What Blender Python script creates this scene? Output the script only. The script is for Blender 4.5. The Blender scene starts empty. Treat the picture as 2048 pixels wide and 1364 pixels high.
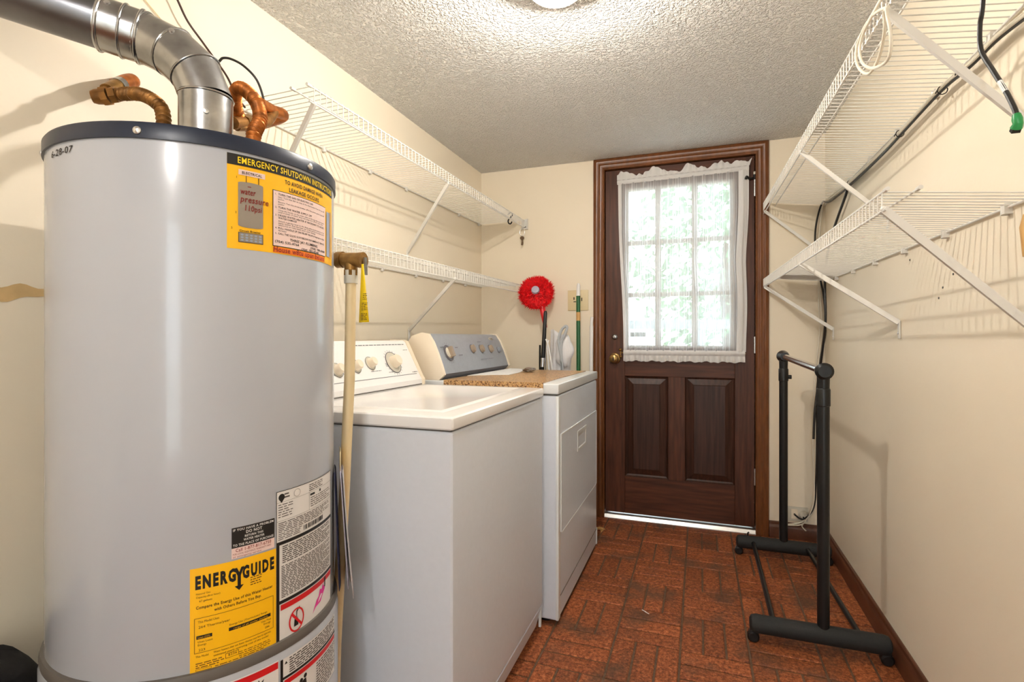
import bpy, bmesh, math, random
from math import sin, cos, pi, radians, atan2, sqrt
from mathutils import Vector, Matrix
random.seed(7)
C = bpy.context.scene.collection
SC = bpy.context.scene

# ------------------------------------------------------------------ camera
F_PX, CY, YAW, ZC = 1045.412, 674.3, 0.344595, 1.0652
D, XL, XR, H = 3.0998, -1.3221, 0.6127, 2.1184       # back wall, left wall, right wall, ceiling
YB = -1.45                                           # wall behind the camera
cam_d = bpy.data.cameras.new('camera')
cam = bpy.data.objects.new('camera', cam_d); C.objects.link(cam)
cam.location = (0, 0, ZC); cam.rotation_euler = (pi/2, 0, YAW)
cam_d.sensor_width = 36; cam_d.lens = 36*F_PX/2048
cam_d.shift_y = -(682-CY)/2048
cam_d.clip_start = 0.02
SC.camera = cam

# ------------------------------------------------------------------ light and exposure
SC.view_settings.view_transform = 'Standard'
SC.view_settings.look = 'None'
SC.view_settings.exposure = 1.30
SC.view_settings.gamma = 1.0
SC.view_settings.use_curve_mapping = False
LAMP_MAIN, LAMP_FILL, SKY = 2080.0, 1650.0, 2.6
world = bpy.data.worlds.new('overcast_sky'); SC.world = world
world.use_nodes = True
bg = world.node_tree.nodes['Background']
bg.inputs[0].default_value = (0.82, 0.93, 1.0, 1); bg.inputs[1].default_value = SKY

# ------------------------------------------------------------------ materials
def lin(r, g, b):
    f = lambda c: c/12.92 if c <= 0.04045 else ((c+0.055)/1.055)**2.4
    return (f(r/255), f(g/255), f(b/255), 1)
def mat(name, col, rough=0.5, metal=0.0, var=0.0, vscale=20.0, bump=0.0, bscale=200.0, spec=0.5, coat=0.0, stretch=None, emit=None, objvar=0.0, detail=4.0, bdist=0.002):
    m = bpy.data.materials.new(name); m.use_nodes = True
    nt = m.node_tree; b = nt.nodes['Principled BSDF']
    b.inputs['Base Color'].default_value = col
    b.inputs['Roughness'].default_value = rough
    b.inputs['Metallic'].default_value = metal
    b.inputs['Specular IOR Level'].default_value = spec
    b.inputs['Coat Weight'].default_value = coat
    if emit:
        b.inputs['Emission Color'].default_value = col; b.inputs['Emission Strength'].default_value = emit
    tc = nt.nodes.new('ShaderNodeTexCoord'); vec = tc.outputs['Object']
    if stretch:
        mp = nt.nodes.new('ShaderNodeMapping'); mp.inputs['Scale'].default_value = stretch
        nt.links.new(vec, mp.inputs['Vector']); vec = mp.outputs['Vector']
    if var or objvar:
        n = nt.nodes.new('ShaderNodeTexNoise'); n.inputs['Scale'].default_value = vscale; n.inputs['Detail'].default_value = detail
        nt.links.new(vec, n.inputs['Vector'])
        mr = nt.nodes.new('ShaderNodeMapRange')
        mr.inputs['From Min'].default_value = 0.3; mr.inputs['From Max'].default_value = 0.7
        mr.inputs['To Min'].default_value = 1-var; mr.inputs['To Max'].default_value = 1+var
        nt.links.new(n.outputs['Fac'], mr.inputs['Value'])
        fac = mr.outputs['Result']
        if objvar:
            oi = nt.nodes.new('ShaderNodeObjectInfo'); m2 = nt.nodes.new('ShaderNodeMapRange')
            m2.inputs['To Min'].default_value = 1-objvar; m2.inputs['To Max'].default_value = 1+objvar
            nt.links.new(oi.outputs['Random'], m2.inputs['Value'])
            mu = nt.nodes.new('ShaderNodeMath'); mu.operation = 'MULTIPLY'
            nt.links.new(fac, mu.inputs[0]); nt.links.new(m2.outputs['Result'], mu.inputs[1]); fac = mu.outputs[0]
        vm = nt.nodes.new('ShaderNodeVectorMath'); vm.operation = 'SCALE'
        vm.inputs[0].default_value = col[:3]; nt.links.new(fac, vm.inputs['Scale'])
        nt.links.new(vm.outputs['Vector'], b.inputs['Base Color'])
    if bump:
        n = nt.nodes.new('ShaderNodeTexNoise'); n.inputs['Scale'].default_value = bscale; n.inputs['Detail'].default_value = 3
        nt.links.new(vec, n.inputs['Vector'])
        bp = nt.nodes.new('ShaderNodeBump'); bp.inputs['Strength'].default_value = bump; bp.inputs['Distance'].default_value = bdist
        nt.links.new(n.outputs['Fac'], bp.inputs['Height']); nt.links.new(bp.outputs['Normal'], b.inputs['Normal'])
    return m
M = {}
M['wall'] = mat('cream_paint', lin(240, 228, 206), 0.45, var=0.015, vscale=3, bump=0.12, bscale=90, spec=0.35)
M['wood'] = mat('dark_stained_wood', lin(78, 43, 27), 0.42, var=0.38, vscale=7, stretch=(9, 9, 0.7), spec=0.3)
M['woodh'] = mat('dark_stained_wood_level', lin(78, 43, 27), 0.42, var=0.38, vscale=7, stretch=(0.7, 9, 9), spec=0.3)
M['panelwood'] = mat('darker_panel_wood', lin(60, 35, 25), 0.40, var=0.45, vscale=6, stretch=(12, 12, 0.6), spec=0.3)
M['casing'] = mat('brown_casing_wood', lin(112, 66, 34), 0.28, var=0.25, vscale=10, stretch=(5, 5, 1), spec=0.5)
M['base'] = mat('baseboard_wood', lin(92, 54, 34), 0.35, var=0.2, vscale=10, stretch=(5, 1, 5))
M['mortar'] = mat('grout', lin(98, 72, 50), 0.7, var=0.3, vscale=60, bump=0.3, bscale=300)
M['alu'] = mat('aluminium', (0.75, 0.74, 0.72, 1), 0.35, 1.0)
M['galv'] = mat('galvanised_steel', (0.40, 0.40, 0.40, 1), 0.24, 1.0, var=0.25, vscale=22, bump=0.10, bscale=16, bdist=0.01)
M['pipe'] = mat('dull_grey_flue', (0.17, 0.17, 0.18, 1), 0.30, 0.9, var=0.1, vscale=20)
M['copper'] = mat('tarnished_copper', lin(168, 96, 36), 0.42, 0.6, var=0.45, vscale=40)
M['copperdark'] = mat('oxidised_copper', lin(140, 96, 46), 0.45, 0.6, var=0.6, vscale=28)
M['brass'] = mat('old_brass', lin(150, 112, 58), 0.42, 0.8, var=0.3, vscale=60)
M['brassknob'] = mat('aged_brass', lin(150, 120, 76), 0.28, 1.0)
M['heater'] = mat('white_enamel', lin(178, 181, 188), 0.22, coat=0.3, var=0.012, vscale=4)
M['navy'] = mat('navy_enamel', lin(24, 34, 54), 0.35)
M['gasket'] = mat('dark_gasket', lin(96, 90, 84), 0.5)
M['appl'] = mat('appliance_white', lin(224, 226, 226), 0.3, coat=0.2)
M['appltex'] = mat('appliance_cabinet', lin(210, 214, 222), 0.42, var=0.015, vscale=60, bump=0.04, bscale=400)
M['lid'] = mat('appliance_lid', lin(240, 237, 234), 0.2, coat=0.3)
M['cream'] = mat('cream_plastic', lin(240, 226, 204), 0.4)
M['consolew'] = mat('console_white', lin(244, 242, 240), 0.3)
M['consoleg'] = mat('console_grey', lin(150, 155, 163), 0.4, var=0.05, vscale=40, bump=0.03, bscale=300)
M['consoled'] = mat('console_dark', lin(92, 88, 94), 0.4)
M['taupe'] = mat('taupe_plastic', lin(160, 142, 122), 0.45)
M['tick'] = mat('grey_print', lin(110, 112, 118), 0.6)
M['wire'] = mat('white_vinyl_wire', lin(228, 225, 218), 0.35)
M['screw'] = mat('steel_screw', (0.7, 0.7, 0.7, 1), 0.3, 1.0)
M['yellow'] = mat('yellow_sticker', lin(250, 188, 12), 0.4)
M['tagyel'] = mat('yellow_tag', lin(250, 212, 20), 0.45)
M['black'] = mat('black_print', lin(20, 18, 18), 0.5)
M['printgrey'] = mat('grey_small_print', lin(74, 66, 62), 0.6)
M['brownprint'] = mat('brown_small_print', lin(84, 52, 12), 0.6)
M['white'] = mat('white_sticker', lin(226, 222, 218), 0.4)
M['pink'] = mat('pale_pink_sticker', lin(236, 208, 200), 0.45)
M['red'] = mat('red_print', lin(206, 20, 28), 0.45)
M['magenta'] = mat('magenta_print', lin(222, 40, 150), 0.5)
M['marker'] = mat('red_marker', lin(132, 24, 16), 0.6)
M['orange'] = mat('orange_marker', lin(240, 120, 20), 0.6)
M['drawgrey'] = mat('grey_drawing', lin(146, 136, 124), 0.5)
M['bluegrey'] = mat('blue_grey_drawing', lin(150, 164, 186), 0.5)
M['cpvc'] = mat('cream_plastic_pipe', lin(222, 200, 156), 0.4, var=0.03, vscale=20)
M['ivory'] = mat('ivory_plastic', lin(226, 208, 164), 0.4)
M['plate'] = mat('grey_white_plate', lin(206, 200, 184), 0.4)
M['cork'] = None
M['paper'] = mat('white_paper', lin(240, 238, 236), 0.7)
M['foil'] = mat('grey_foil', lin(150, 140, 130), 0.35, 0.6, var=0.3, vscale=60)
M['redfluff'] = mat('red_microfibre', lin(232, 6, 20), 0.7, var=0.25, vscale=60)
M['redplastic'] = mat('red_plastic', lin(210, 20, 30), 0.35)
M['blackplastic'] = mat('black_plastic', lin(22, 22, 22), 0.35, spec=0.4)
M['foam'] = mat('black_foam', lin(30, 30, 29), 0.75, bump=0.3, bscale=300)
M['chrome'] = mat('chrome', (0.72, 0.73, 0.76, 1), 0.15, 1.0)
M['green'] = mat('green_pole', lin(18, 92, 48), 0.3)
M['greenplug'] = mat('green_plug', lin(30, 140, 72), 0.4)
M['cloth'] = mat('white_cloth', lin(226, 224, 226), 0.85, bump=0.15, bscale=200)
M['greyfab'] = mat('grey_binding', lin(176, 180, 184), 0.7)
M['blackcable'] = mat('black_cable', lin(24, 22, 22), 0.4)
M['browncable'] = mat('dark_brown_wire', lin(62, 36, 28), 0.5)
M['whitecable'] = mat('white_cable', lin(226, 218, 200), 0.4)
M['steelkey'] = mat('dull_key_metal', lin(120, 100, 80), 0.4, 0.8)
M['darkbag'] = mat('black_nylon', lin(20, 19, 24), 0.7, bump=0.2, bscale=150)
M['plaster'] = mat('bare_plaster', lin(208, 176, 124), 0.8, var=0.12, vscale=30)
M['darkcav'] = mat('dark_opening', lin(12, 10, 10), 0.7)
M['muntin'] = mat('painted_muntin', lin(170, 162, 152), 0.5)
M['bulb'] = mat('lit_bulb', (1.0, 0.945, 0.86, 1), 0.5, emit=LAMP_MAIN)
M['fill_bulb'] = mat('added_fill_bulb', (1.0, 0.97, 0.94, 1), 0.5, emit=LAMP_FILL)  # bulb of the added, unseen fill lamp
M['lampwhite'] = mat('lamp_pan_white', lin(240, 236, 226), 0.4)
M['leaf'] = mat('foliage', lin(104, 132, 96), 0.7, var=0.4, vscale=4)
M['bark'] = mat('bark', lin(96, 80, 66), 0.9, var=0.2, vscale=8)
M['ground'] = mat('pale_concrete', lin(225, 222, 214), 0.9, var=0.04, vscale=3)
M['rail'] = mat('weathered_rail', lin(120, 124, 126), 0.8)
M['siding'] = mat('outside_wall', lin(200, 196, 186), 0.8)
M['tan'] = mat('tan_wood', lin(206, 160, 96), 0.5, var=0.1, vscale=20)
M['bottomtag'] = mat('grey_sticker', lin(118, 124, 118), 0.5)
M['papergrey'] = mat('grey_booklet', lin(190, 184, 186), 0.6)
M['bluepaper'] = mat('lavender_paper', lin(176, 172, 190), 0.6)
M['navypaper'] = mat('navy_paper', lin(32, 36, 70), 0.6)

def ceiling_material():
    m = bpy.data.materials.new('popcorn_ceiling'); m.use_nodes = True
    nt = m.node_tree; b = nt.nodes['Principled BSDF']
    b.inputs['Base Color'].default_value = lin(245, 243, 239); b.inputs['Roughness'].default_value = 0.85
    b.inputs['Specular IOR Level'].default_value = 0.2
    tc = nt.nodes.new('ShaderNodeTexCoord')
    n = nt.nodes.new('ShaderNodeTexNoise'); n.inputs['Scale'].default_value = 105; n.inputs['Detail'].default_value = 2; n.inputs['Roughness'].default_value = 0.5
    n2 = nt.nodes.new('ShaderNodeTexNoise'); n2.inputs['Scale'].default_value = 210; n2.inputs['Detail'].default_value = 2
    nt.links.new(tc.outputs['Object'], n.inputs['Vector']); nt.links.new(tc.outputs['Object'], n2.inputs['Vector'])
    mr = nt.nodes.new('ShaderNodeMapRange'); mr.inputs['From Min'].default_value = 0.42; mr.inputs['From Max'].default_value = 0.66
    nt.links.new(n.outputs['Fac'], mr.inputs['Value'])
    ad = nt.nodes.new('ShaderNodeMath'); ad.operation = 'MULTIPLY_ADD'; ad.inputs[1].default_value = 0.35
    nt.links.new(n2.outputs['Fac'], ad.inputs[0]); nt.links.new(mr.outputs['Result'], ad.inputs[2])
    bp = nt.nodes.new('ShaderNodeBump'); bp.inputs['Strength'].default_value = 1.0; bp.inputs['Distance'].default_value = 0.008
    nt.links.new(ad.outputs[0], bp.inputs['Height']); nt.links.new(bp.outputs['Normal'], b.inputs['Normal'])
    return m
M['ceil'] = ceiling_material()

def brick_material():
    m = bpy.data.materials.new('red_brown_brick'); m.use_nodes = True
    nt = m.node_tree; b = nt.nodes['Principled BSDF']; b.inputs['Roughness'].default_value = 0.6; b.inputs['Specular IOR Level'].default_value = 0.35
    tc = nt.nodes.new('ShaderNodeNewGeometry'); oi = nt.nodes.new('ShaderNodeObjectInfo')
    n = nt.nodes.new('ShaderNodeTexNoise'); n.inputs['Scale'].default_value = 75; n.inputs['Detail'].default_value = 8; n.inputs['Roughness'].default_value = 0.85
    nt.links.new(tc.outputs['Position'], n.inputs['Vector'])
    cr = nt.nodes.new('ShaderNodeValToRGB'); e = cr.color_ramp.elements
    e[0].position = 0.36; e[0].color = lin(58, 30, 16); e[1].position = 0.64; e[1].color = lin(206, 126, 76)
    k = e.new(0.49); k.color = lin(140, 72, 36)
    nt.links.new(n.outputs['Fac'], cr.inputs['Fac'])
    n3 = nt.nodes.new('ShaderNodeTexNoise'); n3.inputs['Scale'].default_value = 6; n3.inputs['Detail'].default_value = 3
    nt.links.new(tc.outputs['Position'], n3.inputs['Vector'])
    mx = nt.nodes.new('ShaderNodeMix'); mx.data_type = 'RGBA'
    mr = nt.nodes.new('ShaderNodeMapRange'); mr.inputs['From Min'].default_value = 0.50; mr.inputs['From Max'].default_value = 0.68; mr.inputs['To Max'].default_value = 0.7
    nt.links.new(n3.outputs['Fac'], mr.inputs['Value']); nt.links.new(mr.outputs['Result'], mx.inputs[0])
    nt.links.new(cr.outputs['Color'], mx.inputs[6]); mx.inputs[7].default_value = lin(82, 62, 46)
    m2 = nt.nodes.new('ShaderNodeMapRange'); m2.inputs['To Min'].default_value = 0.78; m2.inputs['To Max'].default_value = 1.15
    nt.links.new(oi.outputs['Random'], m2.inputs['Value'])
    vm = nt.nodes.new('ShaderNodeVectorMath'); vm.operation = 'SCALE'
    nt.links.new(mx.outputs[2], vm.inputs[0]); nt.links.new(m2.outputs['Result'], vm.inputs['Scale'])
    nt.links.new(vm.outputs['Vector'], b.inputs['Base Color'])
    bp = nt.nodes.new('ShaderNodeBump'); bp.inputs['Strength'].default_value = 0.5; bp.inputs['Distance'].default_value = 0.002
    nt.links.new(n.outputs['Fac'], bp.inputs['Height']); nt.links.new(bp.outputs['Normal'], b.inputs['Normal'])
    return m
M['brick'] = brick_material()

def cork_material():
    m = bpy.data.materials.new('cork'); m.use_nodes = True
    nt = m.node_tree; b = nt.nodes['Principled BSDF']; b.inputs['Roughness'].default_value = 0.3
    tc = nt.nodes.new('ShaderNodeTexCoord')
    n = nt.nodes.new('ShaderNodeTexVoronoi'); n.inputs['Scale'].default_value = 260
    nt.links.new(tc.outputs['Object'], n.inputs['Vector'])
    cr = nt.nodes.new('ShaderNodeValToRGB'); e = cr.color_ramp.elements
    e[0].position = 0.12; e[0].color = lin(98, 62, 34); e[1].position = 0.75; e[1].color = lin(214, 172, 120)
    k = e.new(0.35); k.color = lin(186, 138, 84)
    sp = nt.nodes.new('ShaderNodeSeparateColor'); nt.links.new(n.outputs['Color'], sp.inputs[0])
    nt.links.new(sp.outputs[0], cr.inputs['Fac']); nt.links.new(cr.outputs['Color'], b.inputs['Base Color'])
    return m
M['cork'] = cork_material()

def sheer_material(name, clear, edge=0.0, back=0.35):    # thin cloth: more thread in the way at a glancing angle
    m = bpy.data.materials.new(name); m.use_nodes = True
    nt = m.node_tree; nt.nodes.clear()
    out = nt.nodes.new('ShaderNodeOutputMaterial'); mx = nt.nodes.new('ShaderNodeMixShader'); m2 = nt.nodes.new('ShaderNodeMixShader')
    t = nt.nodes.new('ShaderNodeBsdfTransparent'); d = nt.nodes.new('ShaderNodeBsdfDiffuse'); tl = nt.nodes.new('ShaderNodeBsdfTranslucent')
    d.inputs[0].default_value = (0.93, 0.91, 0.89, 1); tl.inputs[0].default_value = (0.88, 0.88, 0.90, 1)
    m2.inputs[0].default_value = back; nt.links.new(d.outputs[0], m2.inputs[1]); nt.links.new(tl.outputs[0], m2.inputs[2])
    lw = nt.nodes.new('ShaderNodeLayerWeight'); lw.inputs[0].default_value = 0.5
    mr = nt.nodes.new('ShaderNodeMapRange'); mr.inputs['From Min'].default_value = 0.05; mr.inputs['From Max'].default_value = 0.75
    mr.inputs['To Min'].default_value = clear; mr.inputs['To Max'].default_value = max(clear-edge, 0.03)
    nt.links.new(lw.outputs['Facing'], mr.inputs['Value']); nt.links.new(mr.outputs['Result'], mx.inputs[0])
    nt.links.new(m2.outputs[0], mx.inputs[1]); nt.links.new(t.outputs[0], mx.inputs[2]); nt.links.new(mx.outputs[0], out.inputs[0])
    return m
M['sheer'] = sheer_material('sheer_voile', 0.60, 0.55)
M['hem'] = sheer_material('doubled_voile', 0.10, 0.08, 0.2)
def glass_material():
    m = bpy.data.materials.new('window_glass'); m.use_nodes = True
    nt = m.node_tree; nt.nodes.clear()
    out = nt.nodes.new('ShaderNodeOutputMaterial'); mx = nt.nodes.new('ShaderNodeMixShader')
    t = nt.nodes.new('ShaderNodeBsdfTransparent'); g = nt.nodes.new('ShaderNodeBsdfGlossy'); g.inputs['Roughness'].default_value = 0.02
    t.inputs[0].default_value = (0.94, 0.97, 0.97, 1)
    mx.inputs[0].default_value = 0.05
    nt.links.new(t.outputs[0], mx.inputs[1]); nt.links.new(g.outputs[0], mx.inputs[2]); nt.links.new(mx.outputs[0], out.inputs[0])
    return m
M['glass'] = glass_material()
M['globe'] = sheer_material('frosted_globe', 0.72)

# ------------------------------------------------------------------ helpers
_s, _c = sin(YAW), cos(YAW)
def ray(u, v):
    a = (u-1024)/F_PX; b = (CY-v)/F_PX
    return Vector((-_s+a*_c, _c+a*_s, b))
def at(u, v, ax, val):            # the point of the photograph's ray (u, v) where coordinate ax equals val
    r = ray(u, v); o = Vector((0, 0, ZC)); t = (val-o[ax])/r[ax]
    return o+t*r
def on_plane(u, v, p0, n):
    r = ray(u, v); o = Vector((0, 0, ZC)); return o+r*((Vector(p0)-o).dot(n)/r.dot(n))
X, Y, Z = 0, 1, 2

def tag(o, label=None, cat=None, group=None, kind=None):
    if label: o['label'] = label
    if cat: o['category'] = cat
    if group: o['group'] = group
    if kind: o['kind'] = kind
    return o
def thing(name, loc, label, cat, group=None):
    o = bpy.data.objects.new(name, None); C.objects.link(o); o.location = loc; o.empty_display_size = 0.05
    return tag(o, label, cat, group)
def wloc(o):
    v = Vector((0, 0, 0))
    while o is not None:
        v += Vector(o.location); o = o.parent
    return v

class MB:
    def __init__(self): self.v = []; self.f = []; self.mi = []; self.cur = 0
    def add(self, vs, fs):
        b = len(self.v); self.v += [tuple(p) for p in vs]
        for f in fs: self.f.append(tuple(b+i for i in f)); self.mi.append(self.cur)
        return self
    def box(self, x0, x1, y0, y1, z0, z1, bev=0.0, seg=2):
        if bev <= 0:
            vs = [(x, y, z) for x in (x0, x1) for y in (y0, y1) for z in (z0, z1)]
            return self.add(vs, [(0,1,3,2), (4,6,7,5), (0,4,5,1), (2,3,7,6), (0,2,6,4), (1,5,7,3)])
        bm = bmesh.new(); bmesh.ops.create_cube(bm, size=1)
        for v in bm.verts: v.co = Vector(((x0+x1)/2+v.co.x*(x1-x0), (y0+y1)/2+v.co.y*(y1-y0), (z0+z1)/2+v.co.z*(z1-z0)))
        bmesh.ops.bevel(bm, geom=bm.edges[:], offset=bev, segments=seg, affect='EDGES', profile=0.6)
        return self.frombm(bm)
    def frombm(self, bm):
        bm.verts.ensure_lookup_table(); bm.verts.index_update()
        self.add([v.co for v in bm.verts], [[v.index for v in f.verts] for f in bm.faces]); bm.free(); return self
    def obox(self, p, q, w, h, up=(0, 0, 1)):   # bar from p to q, width w, height h
        p = Vector(p); q = Vector(q); d = (q-p).normalized(); u = Vector(up)
        s = d.cross(u).normalized(); u = s.cross(d).normalized()
        vs = [e+s*a*w/2+u*b*h/2 for e in (p, q) for a in (-1, 1) for b in (-1, 1)]
        return self.add(vs, [(0,1,3,2), (4,6,7,5), (0,4,5,1), (2,3,7,6), (0,2,6,4), (1,5,7,3)])
    def tube(self, pts, r, seg=10, cap=True, closed=False):
        pts = [Vector(p) for p in pts]; n = len(pts)
        rs = r if isinstance(r, (list, tuple)) else [r]*n
        T = []
        for i in range(n):
            if closed: t = pts[(i+1) % n]-pts[i-1]
            else: t = pts[min(i+1, n-1)]-pts[max(i-1, 0)]
            T.append(t.normalized())
        a = Vector((0, 0, 1)) if abs(T[0].z) < 0.9 else Vector((1, 0, 0))
        nrm = (a-T[0]*a.dot(T[0])).normalized(); vs = []
        for i in range(n):
            nrm = (nrm-T[i]*nrm.dot(T[i])).normalized(); bi = T[i].cross(nrm)
            for k in range(seg):
                an = 2*pi*k/seg; vs.append(pts[i]+(nrm*cos(an)+bi*sin(an))*rs[i])
        fs = []
        for i in range(n if closed else n-1):
            j = (i+1) % n
            for k in range(seg):
                l = (k+1) % seg; fs.append((i*seg+k, i*seg+l, j*seg+l, j*seg+k))
        if cap and not closed:
            fs.append(tuple(range(seg-1, -1, -1))); fs.append(tuple((n-1)*seg+k for k in range(seg)))
        return self.add(vs, fs)
    def cyl(self, p, q, r, seg=16, r2=None): return self.tube([p, q], [r, r if r2 is None else r2], seg)
    def lathe(self, prof, o, axis=(0, 0, 1), seg=32):   # prof: (radius, height along the axis)
        ax = Vector(axis).normalized(); a = Vector((1, 0, 0)) if abs(ax.x) < 0.9 else Vector((0, 1, 0))
        u = (a-ax*a.dot(ax)).normalized(); w = ax.cross(u); o = Vector(o); vs = []
        for (r, h) in prof:
            for k in range(seg):
                an = 2*pi*k/seg; vs.append(o+ax*h+(u*cos(an)+w*sin(an))*max(r, 1e-5))
        fs = []
        for i in range(len(prof)-1):
            for k in range(seg):
                l = (k+1) % seg; fs.append((i*seg+k, i*seg+l, (i+1)*seg+l, (i+1)*seg+k))
        fs.append(tuple(range(seg-1, -1, -1))); fs.append(tuple((len(prof)-1)*seg+k for k in range(seg)))
        return self.add(vs, fs)
    def extrude(self, poly, axis, a, b):                # poly of 2-D points in the other two axes, pushed along the axis
        n = len(poly); vs = []
        for t in (a, b):
            for (p, q) in poly:
                vs.append({0: (t, p, q), 1: (p, t, q), 2: (p, q, t)}[axis])
        fs = [tuple(range(n-1, -1, -1)), tuple(range(n, 2*n))]
        for i in range(n): j = (i+1) % n; fs.append((i, j, n+j, n+i))
        return self.add(vs, fs)
    def grid(self, fn, nu, nv, closed=False):
        vs = [fn(i/nu, j/nv) for j in range(nv+1) for i in range(nu+1)]
        fs = [(j*(nu+1)+i, j*(nu+1)+i+1, (j+1)*(nu+1)+i+1, (j+1)*(nu+1)+i) for j in range(nv) for i in range(nu)]
        return self.add(vs, fs)
    def sphere(self, c, r, sx=1, sy=1, sz=1, seg=20, rings=12):
        vs = []; c = Vector(c)
        for j in range(rings+1):
            th = pi*j/rings
            for k in range(seg):
                an = 2*pi*k/seg; vs.append(c+Vector((r*sx*sin(th)*cos(an), r*sy*sin(th)*sin(an), r*sz*cos(th))))
        fs = [(j*seg+k, (j+1)*seg+k, (j+1)*seg+(k+1) % seg, j*seg+(k+1) % seg) for j in range(rings) for k in range(seg)]
        return self.add(vs, fs)
    def build(self, name, m, parent=None, smooth=True, angle=35, label=None, solid=0.0):
        off = wloc(parent) if parent else Vector((0, 0, 0))
        me = bpy.data.meshes.new(name)
        me.from_pydata([(p[0]-off.x, p[1]-off.y, p[2]-off.z) for p in self.v], [], self.f)
        ms = m if isinstance(m, (list, tuple)) else [m]
        for x in ms: me.materials.append(x)
        if len(ms) > 1: me.polygons.foreach_set('material_index', self.mi)
        bm = bmesh.new(); bm.from_mesh(me)
        bmesh.ops.remove_doubles(bm, verts=bm.verts[:], dist=1e-6)
        if not solid and not getattr(self, 'keep', False): bmesh.ops.recalc_face_normals(bm, faces=bm.faces[:])
        bm.to_mesh(me); bm.free()
        if smooth:
            me.shade_smooth(); me.set_sharp_from_angle(angle=radians(angle))
        o = bpy.data.objects.new(name, me); C.objects.link(o)
        if parent: o.parent = parent
        if solid:
            md = o.modifiers.new('thickness', 'SOLIDIFY'); md.thickness = solid; md.offset = 0
        if label: o['label'] = label
        return o
def single(name, mb, m, base, label, cat, group=None, **k):   # a top-level thing that is one mesh, its origin at its base
    e = bpy.data.objects.new('tmp', None); e.location = base
    o = mb.build(name, m, None, **k)
    o.data.transform(Matrix.Translation(-Vector(base))); o.location = base
    bpy.data.objects.remove(e)
    return tag(o, label, cat, group)
def smooth_path(pts, n=8, closed=False):
    P = [Vector(p) for p in pts]; out = []; N = len(P)
    for i in range(N if closed else N-1):
        if closed: a, b, c, d = P[i-1], P[i], P[(i+1) % N], P[(i+2) % N]
        else: a, b, c, d = P[max(i-1, 0)], P[i], P[i+1], P[min(i+2, N-1)]
        for k in range(n):
            t = k/n
            out.append(0.5*((2*b)+(c-a)*t+(2*a-5*b+4*c-d)*t*t+(3*b-a-3*c+d)*t**3))
    if not closed: out.append(P[-1])
    return out
_tc = {}
def text2d(s, size, bold=0.0, shear=0.0):
    k = (s, bold, shear)
    if k not in _tc:
        cu = bpy.data.curves.new('lettering', 'FONT'); cu.body = s; cu.size = 1.0; cu.offset = bold; cu.shear = shear; cu.resolution_u = 2; cu.space_character = 1.0+6.0*bold
        ob = bpy.data.objects.new('lettering', cu); me = ob.to_mesh()
        vs = [(v.co.x, v.co.y) for v in me.vertices]; fs = [tuple(p.vertices) for p in me.polygons]
        ob.to_mesh_clear(); bpy.data.objects.remove(ob); bpy.data.curves.remove(cu)
        _tc[k] = (vs, fs)
    vs, fs = _tc[k]
    return [(x*size, y*size) for x, y in vs], fs
def put_text(mb, s, x, y, size, fn, width=None, align='L', bold=0.0, shear=0.0, rot=0.0):
    vs, fs = text2d(s, size, bold, shear)
    if not vs: return
    w = max(p[0] for p in vs); x0 = min(p[0] for p in vs); sx = 1.0
    if width: sx = width/(w-x0)
    W = (w-x0)*sx
    o = {'L': 0, 'C': -W/2, 'R': -W}[align]
    out = []
    for px, py in vs:
        a = (px-x0)*sx+o; b = py
        out.append(fn(x+a*cos(rot)-b*sin(rot), y+a*sin(rot)+b*cos(rot)))
    mb.add(out, fs)
def rows(mb, x0, x1, y0, y1, n, fn, fill=0.5, seed=1, word=0.012):   # lines of unreadable small print
    r = random.Random(seed); h = (y0-y1)/n
    for i in range(n):
        y = y0-h*(i+0.5); x = x0; end = x1-(r.random()*0.25*(x1-x0) if i % 3 == 2 else 0)
        while x < end-0.002:
            w = min(word*(0.4+r.random()), end-x)
            mb.add([fn(x, y-h*fill/2), fn(x+w, y-h*fill/2), fn(x+w, y+h*fill/2), fn(x, y+h*fill/2)], [(0, 1, 2, 3)])
            x += w+word*0.22

# ------------------------------------------------------------------ the room
def struct(name, mb, m, parent=None, **k):
    o = mb.build(name, m, parent, **k)
    if parent is None: o['kind'] = 'structure'
    return o
T = 0.12
DX0, DX1, DZ1 = -0.530, 0.284, 2.054          # door opening
fl = MB(); fl.box(XL-T, XR+T, YB-T, D+0.10, -0.08, -0.004)
floor = struct('floor', fl, M['mortar'], smooth=False)
# basket-weave bricks: square blocks of three, laid across and along in turn
BX, BY, OX, OY = 0.2208, 0.2315, -0.2830, 2.1000
brick_cache = {}
def brick_mesh(w, l, h):
    key = (round(w, 3), round(l, 3), h)
    if key in brick_cache: return brick_cache[key]
    b = 0.003; x, y = w/2, l/2
    vs = [(-x, -y, -0.005), (x, -y, -0.005), (x, y, -0.005), (-x, y, -0.005), (-x, -y, h-b), (x, -y, h-b), (x, y, h-b), (-x, y, h-b),
          (-x+b, -y+b, h), (x-b, -y+b, h), (x-b, y-b, h), (-x+b, y-b, h)]
    fs = [(0,1,5,4), (1,2,6,5), (2,3,7,6), (3,0,4,7), (4,5,9,8), (5,6,10,9), (6,7,11,10), (7,4,8,11), (8,9,10,11)]
    me = bpy.data.meshes.new('brick'); me.from_pydata(vs, [], fs); me.materials.append(M['brick'])
    brick_cache[key] = me; return me
rest = MB(); rng = random.Random(3); nb = 0
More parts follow.
